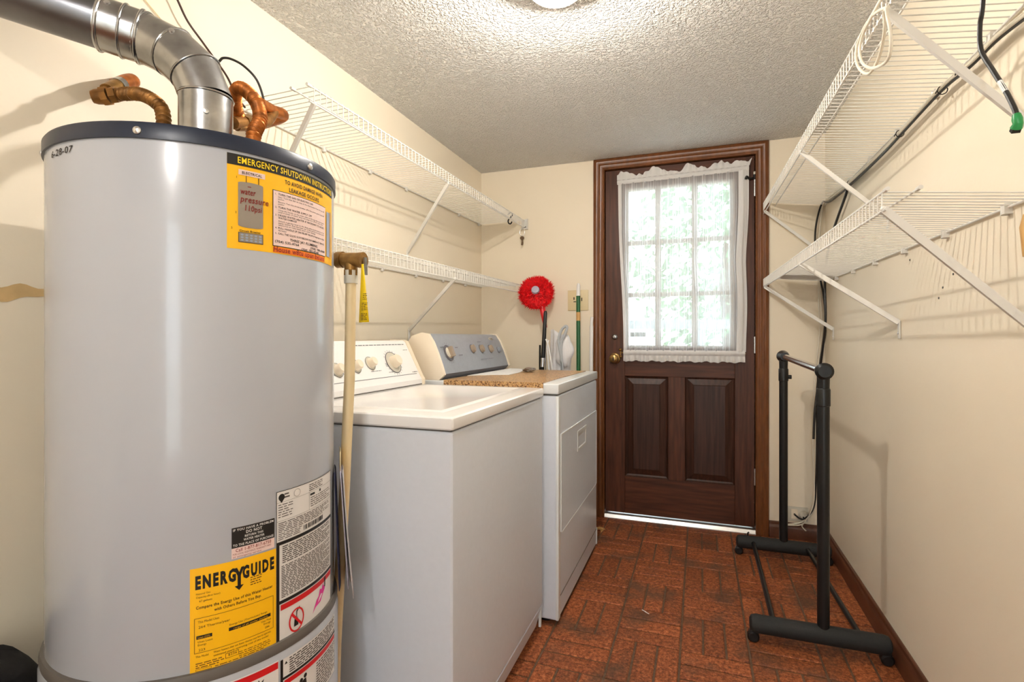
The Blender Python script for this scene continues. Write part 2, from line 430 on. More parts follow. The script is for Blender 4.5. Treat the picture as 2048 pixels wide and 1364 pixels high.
for k in range(-5, 4):
    for r in range(-17, 5):
        x0, x1 = OX+k*BX, OX+(k+1)*BX; y0, y1 = OY+r*BY, OY+(r+1)*BY
        if k == 3: x1 = XR-0.004
        y1 = min(y1, D-0.002); x0 = max(x0, XL+0.002)
        if y1-y0 < 0.02: continue
        g = 0.0035
        seen = k >= -2 and r >= -4
        cells = []
        if (k+r) % 2 == 0:
            for i in range(3): cells.append((x0+(x1-x0)*i/3, x0+(x1-x0)*(i+1)/3, y0, y1))
        else:
            for i in range(3):
                a, b = y0+BY*i/3, min(y0+BY*(i+1)/3, D-0.002)
                if b-a > 0.012: cells.append((x0, x1, a, b))
        for (a, b, c, d) in cells:
            if seen:
                h = rng.choice((0.0, 0.0005, 0.001))
                o = bpy.data.objects.new('brick', brick_mesh(b-a-2*g, d-c-2*g, h)); C.objects.link(o)
                o.location = ((a+b)/2, (c+d)/2, 0); o.parent = floor; nb += 1
            else: rest.box(a+g, b-g, c+g, d-g, -0.005, 0.0005)
rb = rest.build('bricks_beyond_view', M['brick'], floor, smooth=False); rb['kind'] = 'stuff'

w = MB(); w.box(XL-T, XL, YB-T, D+T, -0.08, H+0.1); wall_left = struct('wall_left', w, M['wall'], smooth=False)
w = MB(); w.box(XR, XR+T, YB-T, D+T, -0.08, H+0.1); wall_right = struct('wall_right', w, M['wall'], smooth=False)
OX0, OX1, OZ1 = 0.00, 0.52, 2.03            # open doorway behind the camera, daylight beyond
w = MB(); w.box(XL-T, OX0, YB-T, YB, -0.08, H+0.1); w.box(OX1, XR+T, YB-T, YB, -0.08, H+0.1); w.box(OX0, OX1, YB-T, YB, OZ1, H+0.1)
struct('wall_front', w, M['wall'], smooth=False)
w = MB()
w.box(XL-T, DX0-0.02, D, D+T, -0.08, H+0.1); w.box(DX1+0.02, XR+T, D, D+T, -0.08, H+0.1); w.box(DX0-0.02, DX1+0.02, D, D+T, DZ1+0.02, H+0.1)
wall_back = struct('wall_back', w, M['wall'], smooth=False)
w = MB(); w.box(XL-T, XR+T, YB-T, D+T, H, H+0.12); struct('ceiling', w, M['ceil'], smooth=False)
# torn strip of wall covering low on the left wall beside the heater
tp = MB(); r_ = random.Random(5)
def strip(u, v):
    y = 0.40+u*0.42; wv = 0.006*sin(u*19)+0.004*sin(u*41)
    return (XL+0.0012, y, 1.172+wv-0.020*u+(v-0.5)*(0.024+0.008*sin(u*23)))
tp.grid(strip, 40, 2); tp.build('torn_strip', M['plaster'], wall_left, label='torn strip of bare tan plaster')
# old nail and screw holes on the right wall
nh = MB()
for u, v in [(1820, 520), (1907, 548), (1886, 575), (1878, 596), (1668, 672), (1667, 676)]:
    p = at(u, v, X, XR); nh.lathe([(0.0035, -0.001), (0.003, 0.0015), (0.0, 0.002)], p, (-1, 0, 0), 10)
nh.build('screw_holes', M['gasket'], wall_right)['kind'] = 'stuff'

# door casing with its reeded profile, mitred at the corners
prof = [(0.0, 0.0), (0.0, 0.012), (0.006, 0.016), (0.012, 0.012), (0.016, 0.012), (0.020, 0.017), (0.030, 0.018), (0.034, 0.013), (0.038, 0.013), (0.043, 0.019), (0.052, 0.020), (0.056, 0.016), (0.060, 0.016), (0.0645, 0.012), (0.0645, 0.0)]
cs = MB()
for (i, j) in zip(range(len(prof)-1), range(1, len(prof))):
    (wa, da), (wb, db) = prof[i], prof[j]
    line = lambda w_, d_: [(DX0-w_, D-d_, 0.0), (DX0-w_, D-d_, DZ1+min(w_, H-DZ1-0.0005)), (DX1+w_, D-d_, DZ1+min(w_, H-DZ1-0.0005)), (DX1+w_, D-d_, 0.0)]
    A, B = line(wa, da), line(wb, db)
    cs.add(A+B, [(0, 1, 5, 4), (1, 2, 6, 5), (2, 3, 7, 6)])
for xx in ((DX0-0.0645, DX0), (DX1, DX1+0.0645)): cs.box(xx[0], xx[1], D-0.0005, D+0.002, 0, DZ1)
struct('trim_1', cs, M['casing'], angle=60)
jb = MB()     # jamb and stop round the slab
for (a, b) in ((DX0-0.02, DX0), (DX1, DX1+0.02)): jb.box(a, b, D+0.0003, D+T, 0.0, DZ1+0.02)
jb.box(DX0, DX1, D+0.0003, D+T, DZ1, DZ1+0.02)
jb.box(DX0, DX0+0.012, D+0.060, D+T, 0.0, DZ1); jb.box(DX1-0.012, DX1, D+0.060, D+T, 0, DZ1); jb.box(DX0+0.012, DX1-0.012, D+0.060, D+T, DZ1-0.012, DZ1)
struct('trim_2', jb, M['casing'], smooth=False)
th = MB(); th.extrude([(D-0.012, 0.0), (D-0.012, 0.005), (D+0.0, 0.022), (D+0.014, 0.027), (D+T, 0.027), (D+T, 0.0)], 0, DX0+0.0005, DX1-0.0005)
threshold = struct('trim_3', th, M['alu'], smooth=False)
def baseboard(name, p, q, nrm):
    b = MB(); pr = [(0, 0.0), (0.016, 0.0), (0.016, 0.055), (0.012, 0.066), (0.009, 0.070), (0.008, 0.082), (0.004, 0.086), (0, 0.086)]
    p, q, nrm = Vector(p), Vector(q), Vector(nrm); n = len(pr)
    vs = [e+nrm*a+Vector((0, 0, z)) for e in (p, q) for a, z in pr]
    b.add(vs, [tuple(range(n)), tuple(range(2*n-1, n-1, -1))]+[(i, i+1, n+i+1, n+i) for i in range(n-1)])
    struct(name, b, M['base'], angle=30)
baseboard('baseboard_right', (XR, YB, 0), (XR, D, 0), (-1, 0, 0))
baseboard('baseboard_back', (DX1+0.066, D, 0), (XR-0.016, D, 0), (0, -1, 0))
baseboard('baseboard_left', (XL, YB, 0), (XL, D, 0), (1, 0, 0))

# ------------------------------------------------------------------ the door
YF = D+0.012            # room face of the slab
YK = YF+0.044
door = thing('door_1', ((DX0+DX1)/2, YF+0.02, 0.03), None, None); door['kind'] = 'structure'
sx0, sx1, sz0, sz1 = DX0+0.004, DX1-0.004, 0.034, DZ1-0.005
GX0, GX1, GZ0, GZ1 = -0.405, 0.168, 1.005, 1.935      # glazed opening
PL = (-0.413, -0.169, 0.249, 0.838); PR = (-0.078, 0.182, 0.249, 0.842)
def rail(name, a, b, c, d, m): MB().box(a, b, YF, YK, c, d, 0.0015, 1).build(name, m, door)
rail('stile', sx0, PL[0], sz0, sz1, M['wood']); rail('stile', PR[1], sx1, sz0, sz1, M['wood'])
rail('bottom_rail', PL[0], PR[1], sz0, PL[2], M['woodh']); rail('lock_rail', PL[0], PR[1], PL[3], GZ0, M['woodh']); rail('top_rail', PL[0], PR[1], GZ1, sz1, M['woodh'])
rail('centre_stile', PL[1], PR[0], PL[2], PL[3], M['wood'])
for (a, b, c, d) in (PL, PR):
    p = MB(); e = 0.014; g = 0.045
    rings = [(0, 0.004), (e*0.4, 0.012), (e, 0.016), (g, 0.006), (g+0.004, 0.003)]
    vs = []
    for (i, dep) in rings:
        vs += [(a+i, YF+dep, c+i), (b-i, YF+dep, c+i), (b-i, YF+dep, d-i), (a+i, YF+dep, d-i)]
    fs = [(k*4+j, k*4+(j+1) % 4, k*4+4+(j+1) % 4, k*4+4+j) for k in range(len(rings)-1) for j in range(4)]+[(16, 17, 18, 19)]
    vs += [(a, YK-0.004, c), (b, YK-0.004, c), (b, YK-0.004, d), (a, YK-0.004, d)]; n_ = len(vs)-4
    fs += [(n_, n_+1, n_+2, n_+3)]+[(j, (j+1) % 4, n_+(j+1) % 4, n_+j) for j in range(4)]
    p.add(vs, fs).build('panel', M['panelwood'], door, smooth=False)
gf = MB(); q_ = 0.012   # glazing bead round the opening, then the two upright and two level bars
for (a, b, c, d) in ((PL[0], GX0+q_, GZ0, GZ1), (GX1-q_, PR[1], GZ0, GZ1), (GX0+q_, GX1-q_, GZ0, GZ0+q_), (GX0+q_, GX1-q_, GZ1-q_, GZ1)): gf.box(a, b, YF+0.004, YK-0.004, c, d)
gf.build('glazing_bead', M['muntin'], door, smooth=False)
VX = (-0.226, -0.026); HZ = (1.312, 1.615)
for x in VX: MB().box(x-0.017, x+0.017, YF+0.006, YK-0.006, GZ0+q_, GZ1-q_, 0.005, 2).build('muntin', M['muntin'], door)
xs = [GX0+q_]+[e for x in VX for e in (x-0.017, x+0.017)]+[GX1-q_]
zs = [GZ0+q_]+[e for z in HZ for e in (z-0.013, z+0.013)]+[GZ1-q_]
for z in HZ:
    for k in range(3): MB().box(xs[2*k], xs[2*k+1], YF+0.008, YK-0.008, z-0.013, z+0.013, 0.004, 2).build('muntin', M['muntin'], door)
for i in range(3):
    for j in range(3):
        MB().box(xs[2*i], xs[2*i+1], YF+0.022, YF+0.026, zs[2*j], zs[2*j+1]).build('pane', M['glass'], door, smooth=False)
p = at(1276, 669, Y, YF+0.03); MB().box(p.x-0.045, p.x+0.045, YF+0.0265, YF+0.028, p.z-0.014, p.z+0.014).build('window_sticker', M['bottomtag'], door, smooth=False)
kx, kz = -0.470, 0.940
kn = MB(); kn.lathe([(0.033, 0), (0.033, 0.004), (0.028, 0.008), (0.013, 0.010), (0.012, 0.030), (0.022, 0.038), (0.027, 0.050), (0.025, 0.062), (0.017, 0.067), (0, 0.068)], (kx, YF, kz), (0, -1, 0), 28)
knob = kn.build('knob', M['brassknob'], door)
MB().box(kx-0.003, kx+0.003, YF-0.071, YF-0.067, kz-0.010, kz+0.010).build('key_slot', M['darkcav'], knob, smooth=False)
db = MB(); db.lathe([(0.016, 0), (0.016, 0.006), (0.011, 0.012), (0.008, 0.013), (0, 0.013)], (-0.472, YF, 1.066), (0, -1, 0), 24); db.build('deadbolt', M['galv'], door)
for hz in (1.873, 1.023, 0.308):
    hg = MB()
    for k in range(5): hg.cyl((DX1-0.003, YF-0.006, hz-0.045+k*0.018+0.0006), (DX1-0.003, YF-0.006, hz-0.045+(k+1)*0.018-0.0006), 0.0055, 12)
    hg.box(DX1-0.004, DX1-0.001, YF-0.006, YF+0.004, hz-0.045, hz+0.045)
    hg.build('hinge', M['screw'], door)
st = MB(); st.tube(smooth_path([(DX1-0.004, YF-0.008, 1.928), (DX1-0.03, YF-0.02, 1.922), (DX1-0.045, YF-0.035, 1.930), (DX1-0.050, YF-0.03, 1.918)], 5), 0.006, 10)
st.cyl((DX1-0.004, YF-0.008, 1.918), (DX1-0.004, YF-0.008, 1.945), 0.007, 12)
ds = st.build('hinge_stop', M['blackplastic'], door)
MB().cyl((DX1-0.004, YF-0.008, 1.945), (DX1-0.004, YF-0.008, 1.960), 0.006, 12).build('stop_tip', M['plate'], ds)

# sheer curtain held on two rods
ct = thing('door_curtain', (-0.09, YF-0.02, 0.95), 'sheer white curtain with ruffled edges hung over the panes of the brown door', 'curtain')
YC = YF-0.020
cx0t, cx1t, cx0b, cx1b = -0.452, 0.247, -0.418, 0.232
ZT, ZB = 1.966, 0.985
def fold(u, v):
    u_ = u+0.02*(1-v)*sin(7*u)
    f = 0.0060*sin(u_*2*pi*19+3.2*sin(u_*9))+0.004*sin(u_*2*pi*11+1.0+0.8*v)+0.0035*sin(u_*2*pi*37+3*sin(v*2.5+u*5))
    return f*(0.6+0.4*sin(pi*v))
def cpt(u, v):      # v 0 bottom, 1 top
    x0 = cx0b+(cx0t-cx0b)*v**1.0; x1 = cx1b+(cx1t-cx1b)*v
    x1 += 0.007*sin(v*9)*(1-abs(2*v-1))
    x0 += 0.003*sin(v*7)
    return (x0+(x1-x0)*u, YC+fold(u, v), ZB+(ZT-ZB)*v+(0.010*(u-0.5) if v > 0.5 else 0)*(v-0.5)*2)
pn = MB(); pn.grid(cpt, 220, 30); pn.keep = True; pn.build('curtain_panel', M['sheer'], ct, angle=180)
# heavier side fold at the right edge
def sidefold(u, v):
    x, y, z = cpt(0.925+0.075*u, v); return (x+0.004, y-0.006-0.004*sin(u*pi*2), z)
sf = MB(); sf.grid(sidefold, 10, 24); sf.keep = True; sf.build('side_hem', M['hem'], ct, angle=180)
for side in (0,):
    lf = MB(); lf.grid(lambda u, v: tuple(Vector(cpt(0.028*u, v))+Vector((0, -0.003, 0))), 3, 24); lf.keep = True; lf.build('side_hem', M['hem'], ct, angle=180)
for k, (va, vb, dz) in enumerate(((0.972, 1.0, 0.022), (0.0, 0.0, 0))):
    z0, z1 = (ZT-0.004, ZT+0.022) if k == 0 else (ZB-0.024, ZB+0.006)
    xa, xb = (cx0t-0.002, cx1t+0.004) if k == 0 else (cx0b, cx1b)
    hm = MB()
    hm.grid(lambda u, v: (xa+(xb-xa)*u, YC-0.009*sin(pi*v)-0.002+0.0015*sin(u*150), z0+(z1-z0)*v+(0.010*(u-0.5) if k == 0 else 0)), 160, 6); hm.keep = True
    hm.build('rod_pocket', M['hem'], ct, angle=180)
def ruffle_top(u, v):
    h = 0.016+0.034*abs(sin(u*pi*4.5+0.4))*(0.55+0.45*sin(u*23+1))+0.006*abs(sin(u*61))+0.012*(u > 0.965)*(u-0.965)/0.035
    h *= 1.0-0.75*math.exp(-((u-0.49)/0.03)**2)-0.5*math.exp(-((u-0.70)/0.015)**2)
    return (cx0t-0.003+(cx1t-cx0t+0.010)*u+0.012*v*(u > 0.95), YC-0.004+0.010*v*sin(u*2*pi*16+sin(u*31)*1.5), ZT+0.022+max(h, 0.003)*v+0.010*(u-0.5))
rf = MB(); rf.grid(ruffle_top, 240, 4); rf.keep = True; rf.build('top_ruffle', M['hem'], ct, angle=180)
def ruffle_bot(u, v):
    return (cx0b+(cx1b-cx0b)*u, YC-0.004+0.010*v*sin(u*2*pi*24+sin(u*37)*1.5), ZB-0.024-(0.034+0.003*sin(u*43)+0.002*sin(u*97))*v)
rf = MB(); rf.grid(ruffle_bot, 260, 4); rf.keep = True; rf.build('bottom_ruffle', M['hem'], ct, angle=180)
for z, xa, xb in ((ZB-0.010, cx0b-0.012, cx1b+0.004), (ZT+0.010, cx0t+0.02, cx1t)):
    rd = MB(); rd.cyl((xa, YC-0.001, z), (xb, YC-0.001, z), 0.0035, 10); ro = rd.build('curtain_rod', M['brass'], ct)
bk = MB(); bk.sphere((cx0b-0.020, YF-0.008, ZB+0.006), 0.009, seg=12, rings=8); bk.sphere((cx0b-0.018, YF-0.008, ZB-0.034), 0.008, seg=12, rings=8)
bk.box(cx0b-0.022, cx0b-0.016, YF-0.006, YF-0.0005, ZB-0.034, ZB+0.006)
bk.build('rod_bracket', M['brass'], ct)

# ------------------------------------------------------------------ outdoors, seen through the panes
g = MB(); g.box(-9, 9, D+T, 16, -0.25, -0.12); g.box(-9, 9, -14, YB-T, -0.25, -0.12); struct('ground_outside', g, M['ground'], smooth=False)
def tree(x, y, h, r, label, seed):
    t = thing('tree', (x, y, -0.12), label, 'tree', None); rr = random.Random(seed)
    tr = MB(); tr.tube([(x, y, -0.14), (x+0.05, y, h*0.3), (x-0.03, y, h*0.6), (x, y, h*0.8)], [0.14, 0.11, 0.08, 0.04], 10); tr.build('trunk', M['bark'], t)
    lf = MB()
    for k in range(2200):
        a, b = rr.random()*2*pi, math.acos(2*rr.random()-1); q = r*(0.55+0.5*rr.random())
        c = Vector((x+q*sin(b)*cos(a), y+q*sin(b)*sin(a), h*0.72+q*1.25*cos(b))); n = Vector((rr.uniform(-1, 1), rr.uniform(-1, 1), rr.uniform(-1, 1))).normalized()
        s = n.orthogonal().normalized(); e = n.cross(s); w_ = 0.05+0.06*rr.random()
        lf.add([c-s*w_, c+e*w_*0.5, c+s*w_, c-e*w_*0.5], [(0, 1, 2, 3)])
    o = lf.build('foliage', M['leaf'], t, smooth=False); o['kind'] = 'stuff'
tree(-2.3, 8.2, 3.0, 1.3, 'pale green leafy tree outdoors seen through the left panes of the door', 1)
tree(0.4, 9.0, 3.2, 1.5, 'pale green leafy tree outdoors seen through the right panes of the door', 2)
rt = thing('porch_rail', (-0.8, 5.6, -0.12), 'grey wooden rail on posts outdoors beyond the door panes', 'railing')
MB().box(-3.2, 1.6, 5.55, 5.65, 1.15, 1.24).build('top_rail', M['rail'], rt, smooth=False)
for x in (-3.0, -1.5, 0.0, 1.5): MB().box(x-0.045, x+0.045, 5.56, 5.64, -0.12, 1.15).build('post', M['rail'], rt, smooth=False)

# ------------------------------------------------------------------ ceiling lamp and an added fill lamp
def lamp(x, y, label, bulb):
    t = thing('ceiling_light', (x, y, H), label, 'lamp')
    MB().lathe([(0.122, 0), (0.122, -0.026), (0.118, -0.045), (0.096, -0.048), (0.094, -0.038), (0.088, 0)], (x, y, H), (0, 0, 1), 40).build('shading_pan', M['lampwhite'], t)  # unseen pan, rim shaped to keep bulb light off the nearby ceiling
    pr = [(0.087, -0.034)]+[(0.094*cos(a), -0.046-0.070*sin(a)) for a in [k*pi/2/10 for k in range(11)]]
    MB().lathe(pr, (x, y, H), (0, 0, 1), 40).build('glass_globe', M['globe'], t)
    MB().sphere((x, y, H-0.080), 0.0145, seg=24, rings=14).build('bulb', bulb, t)
lamp(-0.376, 1.412, 'lit white glass dome light on the ceiling at the top edge of the photo', M['bulb'])
lamp(-0.250, -0.62, 'added fill lamp with a white glass dome on the ceiling behind the camera, unseen', M['fill_bulb'])  # unseen lamp, added to even out the room light

# ------------------------------------------------------------------ water heater
HX, HY, HR, HT = -0.9408, 0.7873, 0.245, 1.402
SEAM = 0.517
wh = thing('water_heater', (HX, HY, 0), 'tall white cylindrical gas water heater with navy top and yellow stickers', 'water heater')
MB().lathe([(HR-0.004, SEAM), (HR, SEAM+0.010), (HR, HT-0.025), (HR-0.003, HT-0.012)], (HX, HY, 0), seg=96).build('tank', M['heater'], wh)
MB().lathe([(0.20, 0.0), (0.253, 0.02), (0.2535, SEAM-0.020), (0.250, SEAM-0.008), (0.240, SEAM-0.002)], (HX, HY, 0), seg=96).build('lower_jacket', M['heater'], wh)
MB().lathe([(0.240, SEAM-0.009), (0.2515, SEAM-0.008), (0.2525, SEAM), (0.2500, SEAM+0.009), (0.240, SEAM+0.010)], (HX, HY, 0), seg=96).build('seam_band', M['gasket'], wh)
cap = MB(); cap.lathe([(HR+0.0012, HT-0.026), (HR+0.0035, HT-0.026), (HR+0.0035, HT-0.004), (HR+0.001, HT), (HR-0.010, HT), (HR-0.02, HT-0.012), (0.0, HT-0.010)], (HX, HY, 0), seg=96)
capo = cap.build('top_cap', M['navy'], wh)
def cylpt(th, z, lift=0.0, R=HR): a = radians(th); return Vector((HX+(R+lift)*cos(a), HY+(R+lift)*sin(a), z))
for th in (-61.8, 3.0, 65, 130, 190, -125):
    a = radians(th); MB().lathe([(0.0065, 0), (0.006, 0.002), (0.003, 0.004), (0, 0.0045)], cylpt(th, HT-0.015, 0.0033), (cos(a), sin(a), 0), 14).build('cap_screw', M['screw'], capo)
LV = 0.00045
class Label:                       # a sticker wrapped on the jacket: x runs right along the arc, z is height
    def __init__(self, th0, R): self.th0, self.R = th0, R
    def fn(self, layer):
        return lambda x, z: cylpt(self.th0+math.degrees(x/self.R), z, 0.0004+LV*layer, self.R)
    def rect(self, mb, x0, x1, z0, z1, layer, n=None):
        n = n or max(1, int((x1-x0)/0.008)); f = self.fn(layer)
        mb.grid(lambda u, v: f(x0+(x1-x0)*u, z0+(z1-z0)*v), n, 1); return mb
    def frame(self, mb, x0, x1, z0, z1, t, layer):
        for q in ((x0, x1, z0, z0+t), (x0, x1, z1-t, z1), (x0, x0+t, z0+t, z1-t), (x1-t, x1, z0+t, z1-t)): self.rect(mb, *q, layer)
    def poly(self, mb, pts, layer): f = self.fn(layer); mb.add([f(x, z) for x, z in pts], [tuple(range(len(pts)))])
    def ring(self, mb, cx, cz, rx, rz, t, layer, n=36):
        f = self.fn(layer); vs = []
        for k in range(n):
            a = 2*pi*k/n; vs += [f(cx+rx*cos(a), cz+rz*sin(a)), f(cx+(rx-t)*cos(a), cz+(rz-t)*sin(a))]
        mb.add(vs, [(2*k, 2*((k+1) % n), 2*((k+1) % n)+1, 2*k+1) for k in range(n)])
    def disc(self, mb, cx, cz, rx, rz, layer, n=24): self.poly(mb, [(cx+rx*cos(2*pi*k/n), cz+rz*sin(2*pi*k/n)) for k in range(n)], layer)
def kb(): m = MB(); m.keep = True; return m

# -- emergency shutdown sticker
W_ = HR*radians(59.9); Z0, Z1 = 1.213, 1.371
L = Label(-33.0, HR)
es = kb(); L.rect(es, 0, W_, Z0, Z1, 0); eso = es.build('shutdown_sticker', M['yellow'], wh, label='yellow emergency shutdown instruction sticker')
kbk = kb(); L.rect(kbk, 0, W_, Z1-0.0185, Z1, 1)
WX0, WX1, WZ0, WZ1 = 0.0735, 0.2135, 1.2255, 1.3245
L.rect(kbk, WX0, WX1, WZ0, WZ1, 1); kbk.build('black_band', M['black'], eso)
wp = kb(); L.rect(wp, WX0+0.0012, WX1-0.0012, WZ0+0.0012, WZ1-0.0012, 2)
L.rect(wp, 0.017, 0.060, 1.3375, 1.3465, 2); wp.build('white_panel', M['pink'], eso)
yt = kb(); put_text(yt, 'EMERGENCY SHUTDOWN INSTRUCTIONS', 0.016, Z1-0.0145, 0.0152, L.fn(2), width=W_-0.024, bold=0.014); yt.build('title_lettering', M['tagyel'], eso)
pt = kb(); f2, f3 = L.fn(2), L.fn(3)
put_text(pt, 'TO AVOID DAMAGE WHEN', 0.148, 1.3395, 0.0105, f2, width=0.102, align='C', bold=0.02)
put_text(pt, 'LEAKAGE OCCURS', 0.146, 1.3275, 0.0105, f2, width=0.080, align='C', bold=0.02)
put_text(pt, 'ELECTRICAL', 0.0385, 1.3395, 0.0062, f3, width=0.032, align='C', bold=0.02)
zz = 1.3165
def ln(s, size=0.0040, dx=0.010, dz=0.0046, bold=0.0, width=None):
    global zz
    put_text(pt, s, WX0+dx, zz, size, f3, bold=bold, width=width); zz -= dz
def num(n): put_text(pt, n, WX0+0.0045, zz, 0.0042, f3, bold=0.01)
num('1.'); ln('TURN THE GAS OR ELECTRIC OFF', 0.0050, dz=0.0046, bold=0.012, width=0.082)
ln('Gas: Turn the dial on top of the thermostat from On to Off', 0.0036, dz=0.0036, width=0.122); ln('position.', 0.0036, dz=0.0052)
ln('Electric: Turn the circuit breaker off in the power panel to the Off', 0.0036, dz=0.0036, width=0.122); ln('position.', 0.0036, dz=0.0062)
num('2.'); ln('TURN THE WATER SUPPLY OFF', 0.0050, dz=0.0046, bold=0.012, width=0.078)
ln('Close the handle on the water valve on the pipe above the heater', 0.0036, dz=0.0036, width=0.122); ln('until it stops. If water does not stop turn off the main valve.', 0.0036, dz=0.0058, width=0.118)
num('3.'); ln('DRAIN WATER HEATER IF NECESSARY TO AVOID', 0.0047, dz=0.0046, bold=0.012, width=0.120); ln('WATER DAMAGE', 0.0047, dz=0.0052, bold=0.012)
ln('Attach a garden hose to the drain valve at the bottom of the', 0.0036, dz=0.0036, width=0.122); ln('water heater. Run the hose out of the house to a lower point', 0.0036, dz=0.0036, width=0.122); ln('where hot or rusty water won\'t cause damage.', 0.0036, dz=0.0056, width=0.090)
num('4.'); ln('PULL HANDLE UP ON RELIEF VALVE & keep up to drain', 0.0047, dz=0.0040, bold=0.010, width=0.122); ln('the heater', 0.0040, dz=0.0056)
num('5.'); ln('CALL THE GOOD GUYS BELOW FOR IMMEDIATE SERVICE', 0.0047, dz=0.0086, bold=0.010, width=0.122)
put_text(pt, 'THREE JAY PLUMBING', (WX0+WX1)/2, zz, 0.0066, f3, align='C', bold=0.016, width=0.072); zz -= 0.0062
put_text(pt, '(704) 535-4764', WX0+0.004, zz, 0.0060, f3, bold=0.016, width=0.050); put_text(pt, '(704) 788-9048', WX0+0.084, zz, 0.0056, f3, bold=0.016, width=0.050); zz -= 0.0060
put_text(pt, '(704) 782-8248', (WX0+WX1)/2-0.01, zz, 0.0060, f3, bold=0.016, width=0.050)
L.rect(pt, 0.0285, 0.0295, 1.326, 1.3375, 2); L.rect(pt, 0.0485, 0.0495, 1.326, 1.3375, 2)
put_text(pt, 'Circuit Breaker', 0.0355, 1.2425, 0.0048, f2, width=0.034, align='C', bold=0.02)
put_text(pt, '5', 0.006, 1.2455, 0.005, f2); put_text(pt, '2', 0.012, 1.2720, 0.005, f2); put_text(pt, '1', 0.014, 1.331, 0.005, f2)
pt.build('black_print', M['black'], eso)
tk = kb(); L.rect(tk, 0.0165, 0.0565, 1.2530, 1.3240, 2); L.disc(tk, 0.0365, 1.3240, 0.020, 0.0028, 2); L.disc(tk, 0.0365, 1.2530, 0.020, 0.0032, 2)
L.rect(tk, 0.018, 0.0555, 1.2255, 1.2405, 3); tk.build('tank_drawing', M['drawgrey'], eso)
tk2 = kb(); L.rect(tk2, 0.0168, 0.0567, 1.2245, 1.2415, 2); tk2.build('breaker_border', M['printgrey'], eso)
tk3 = kb()
for i in range(5):
    for j in range(3): L.disc(tk3, 0.0225+i*0.0072, 1.2372-j*0.0044, 0.0024, 0.0015, 4, 10)
L.rect(tk3, 0.2185, 0.2350, 1.228, 1.318, 2); tk3.build('pale_drawing', M['bluegrey'], eso)
tk4 = kb(); L.rect(tk4, 0.2375, 0.2460, 1.226, 1.322, 2); tk4.build('tan_drawing', M['tan'], eso)
og = kb(); L.rect(og, WX0+0.001, WX1-0.004, 1.2145, 1.2245, 1); og.build('orange_marker_stroke', M['orange'], eso)
rw = kb(); put_text(rw, 'water', 0.0200, 1.3055, 0.0145, L.fn(4), width=0.024, bold=0.012, shear=0.15)
L.rect(rw, 0.031, 0.0365, 1.3185, 1.3197, 4)
put_text(rw, 'pressure', 0.0195, 1.2925, 0.0150, L.fn(4), width=0.046, bold=0.012, shear=0.15)
put_text(rw, '110psi', 0.0270, 1.2785, 0.0140, L.fn(4), width=0.027, bold=0.012, shear=0.1)
put_text(rw, 'House w8tu upun belund', WX0+0.001, 1.2160, 0.0130, L.fn(4), width=0.132, bold=0.012, shear=0.1); rw.build('handwriting', M['marker'], eso)

# -- energy guide sticker
L = Label(-45.2, HR); EW = HR*radians(31.4); Z0, Z1 = SEAM+0.008, 0.693
eg = kb(); L.rect(eg, 0, EW, Z0, Z1, 0); ego = eg.build('energy_sticker', M['yellow'], wh, label='yellow energy guide sticker')
pt = kb(); f1 = L.fn(1); f2 = L.fn(2)
put_text(pt, 'ENERG', 0.0075, 0.6600, 0.028, f1, width=0.058, bold=0.055); put_text(pt, 'GUIDE', 0.0755, 0.6600, 0.028, f1, width=0.053, bold=0.055)
L.poly(pt, [(0.0625, 0.6800), (0.0672, 0.6800), (0.0705, 0.6720), (0.0738, 0.6800), (0.0785, 0.6800), (0.0730, 0.6665), (0.0730, 0.6500), (0.0775, 0.6500), (0.0705, 0.6420), (0.0635, 0.6500), (0.0680, 0.6500), (0.0680, 0.6665)], 1)
put_text(pt, 'Compare the Energy Use of this Water Heater', 0.0085, 0.6270, 0.0070, f1, width=0.117, bold=0.012)
put_text(pt, 'with Others Before You Buy.', 0.034, 0.6185, 0.0070, f1, width=0.072, bold=0.012)
L.rect(pt, 0.009, 0.031, 0.5785, 0.5840, 1); L.rect(pt, 0.055, 0.122, 0.5785, 0.5840, 1)
pt.build('black_print', M['black'], ego)
bp_ = kb(); L.frame(bp_, 0.006, 0.127, 0.5560, 0.6125, 0.0007, 1)
for (s, x, z, sz, wd) in (('This Model Uses', 0.011, 0.6040, 0.0055, 0.030), ('264 Therms/year', 0.012, 0.5955, 0.0058, 0.045), ('Energy Use (Therms/year) Range', 0.056, 0.5873, 0.0042, 0.060), ('Uses Least', 0.011, 0.5725, 0.0045, 0.021), ('Energy', 0.011, 0.5675, 0.0045, 0.012),
                          ('Uses Most', 0.106, 0.5725, 0.0045, 0.017), ('Energy', 0.110, 0.5675, 0.0045, 0.012), ('223', 0.012, 0.5590, 0.0050, 0.009), ('286', 0.112, 0.5605, 0.0045, 0.008), ('Water heaters that use fewer therms cost less to operate.', 0.033, 0.5500, 0.0046, 0.090), ('This Model', 0.008, 0.5490, 0.0046, 0.018),
                          ('estimated yearly operating cost of this model', 0.033, 0.5445, 0.0046, 0.085), ('$226', 0.054, 0.5380, 0.0055, 0.013), ('Natural Gas', 0.0085, 0.6500, 0.0042, 0.020), ('Capacity (first hour)', 0.0085, 0.6445, 0.0042, 0.034), ('67 gallons', 0.013, 0.6380, 0.0046, 0.018)):
    put_text(bp_, s, x, z, sz, f1, width=wd)
rows(bp_, 0.088, 0.108, 0.6590, 0.6430, 4, f1, 0.35, 4, 0.006); rows(bp_, 0.008, 0.048, 0.5410, 0.5310, 3, f1, 0.4, 6, 0.008); rows(bp_, 0.070, 0.122, 0.5400, 0.5300, 3, f1, 0.3, 7, 0.008)
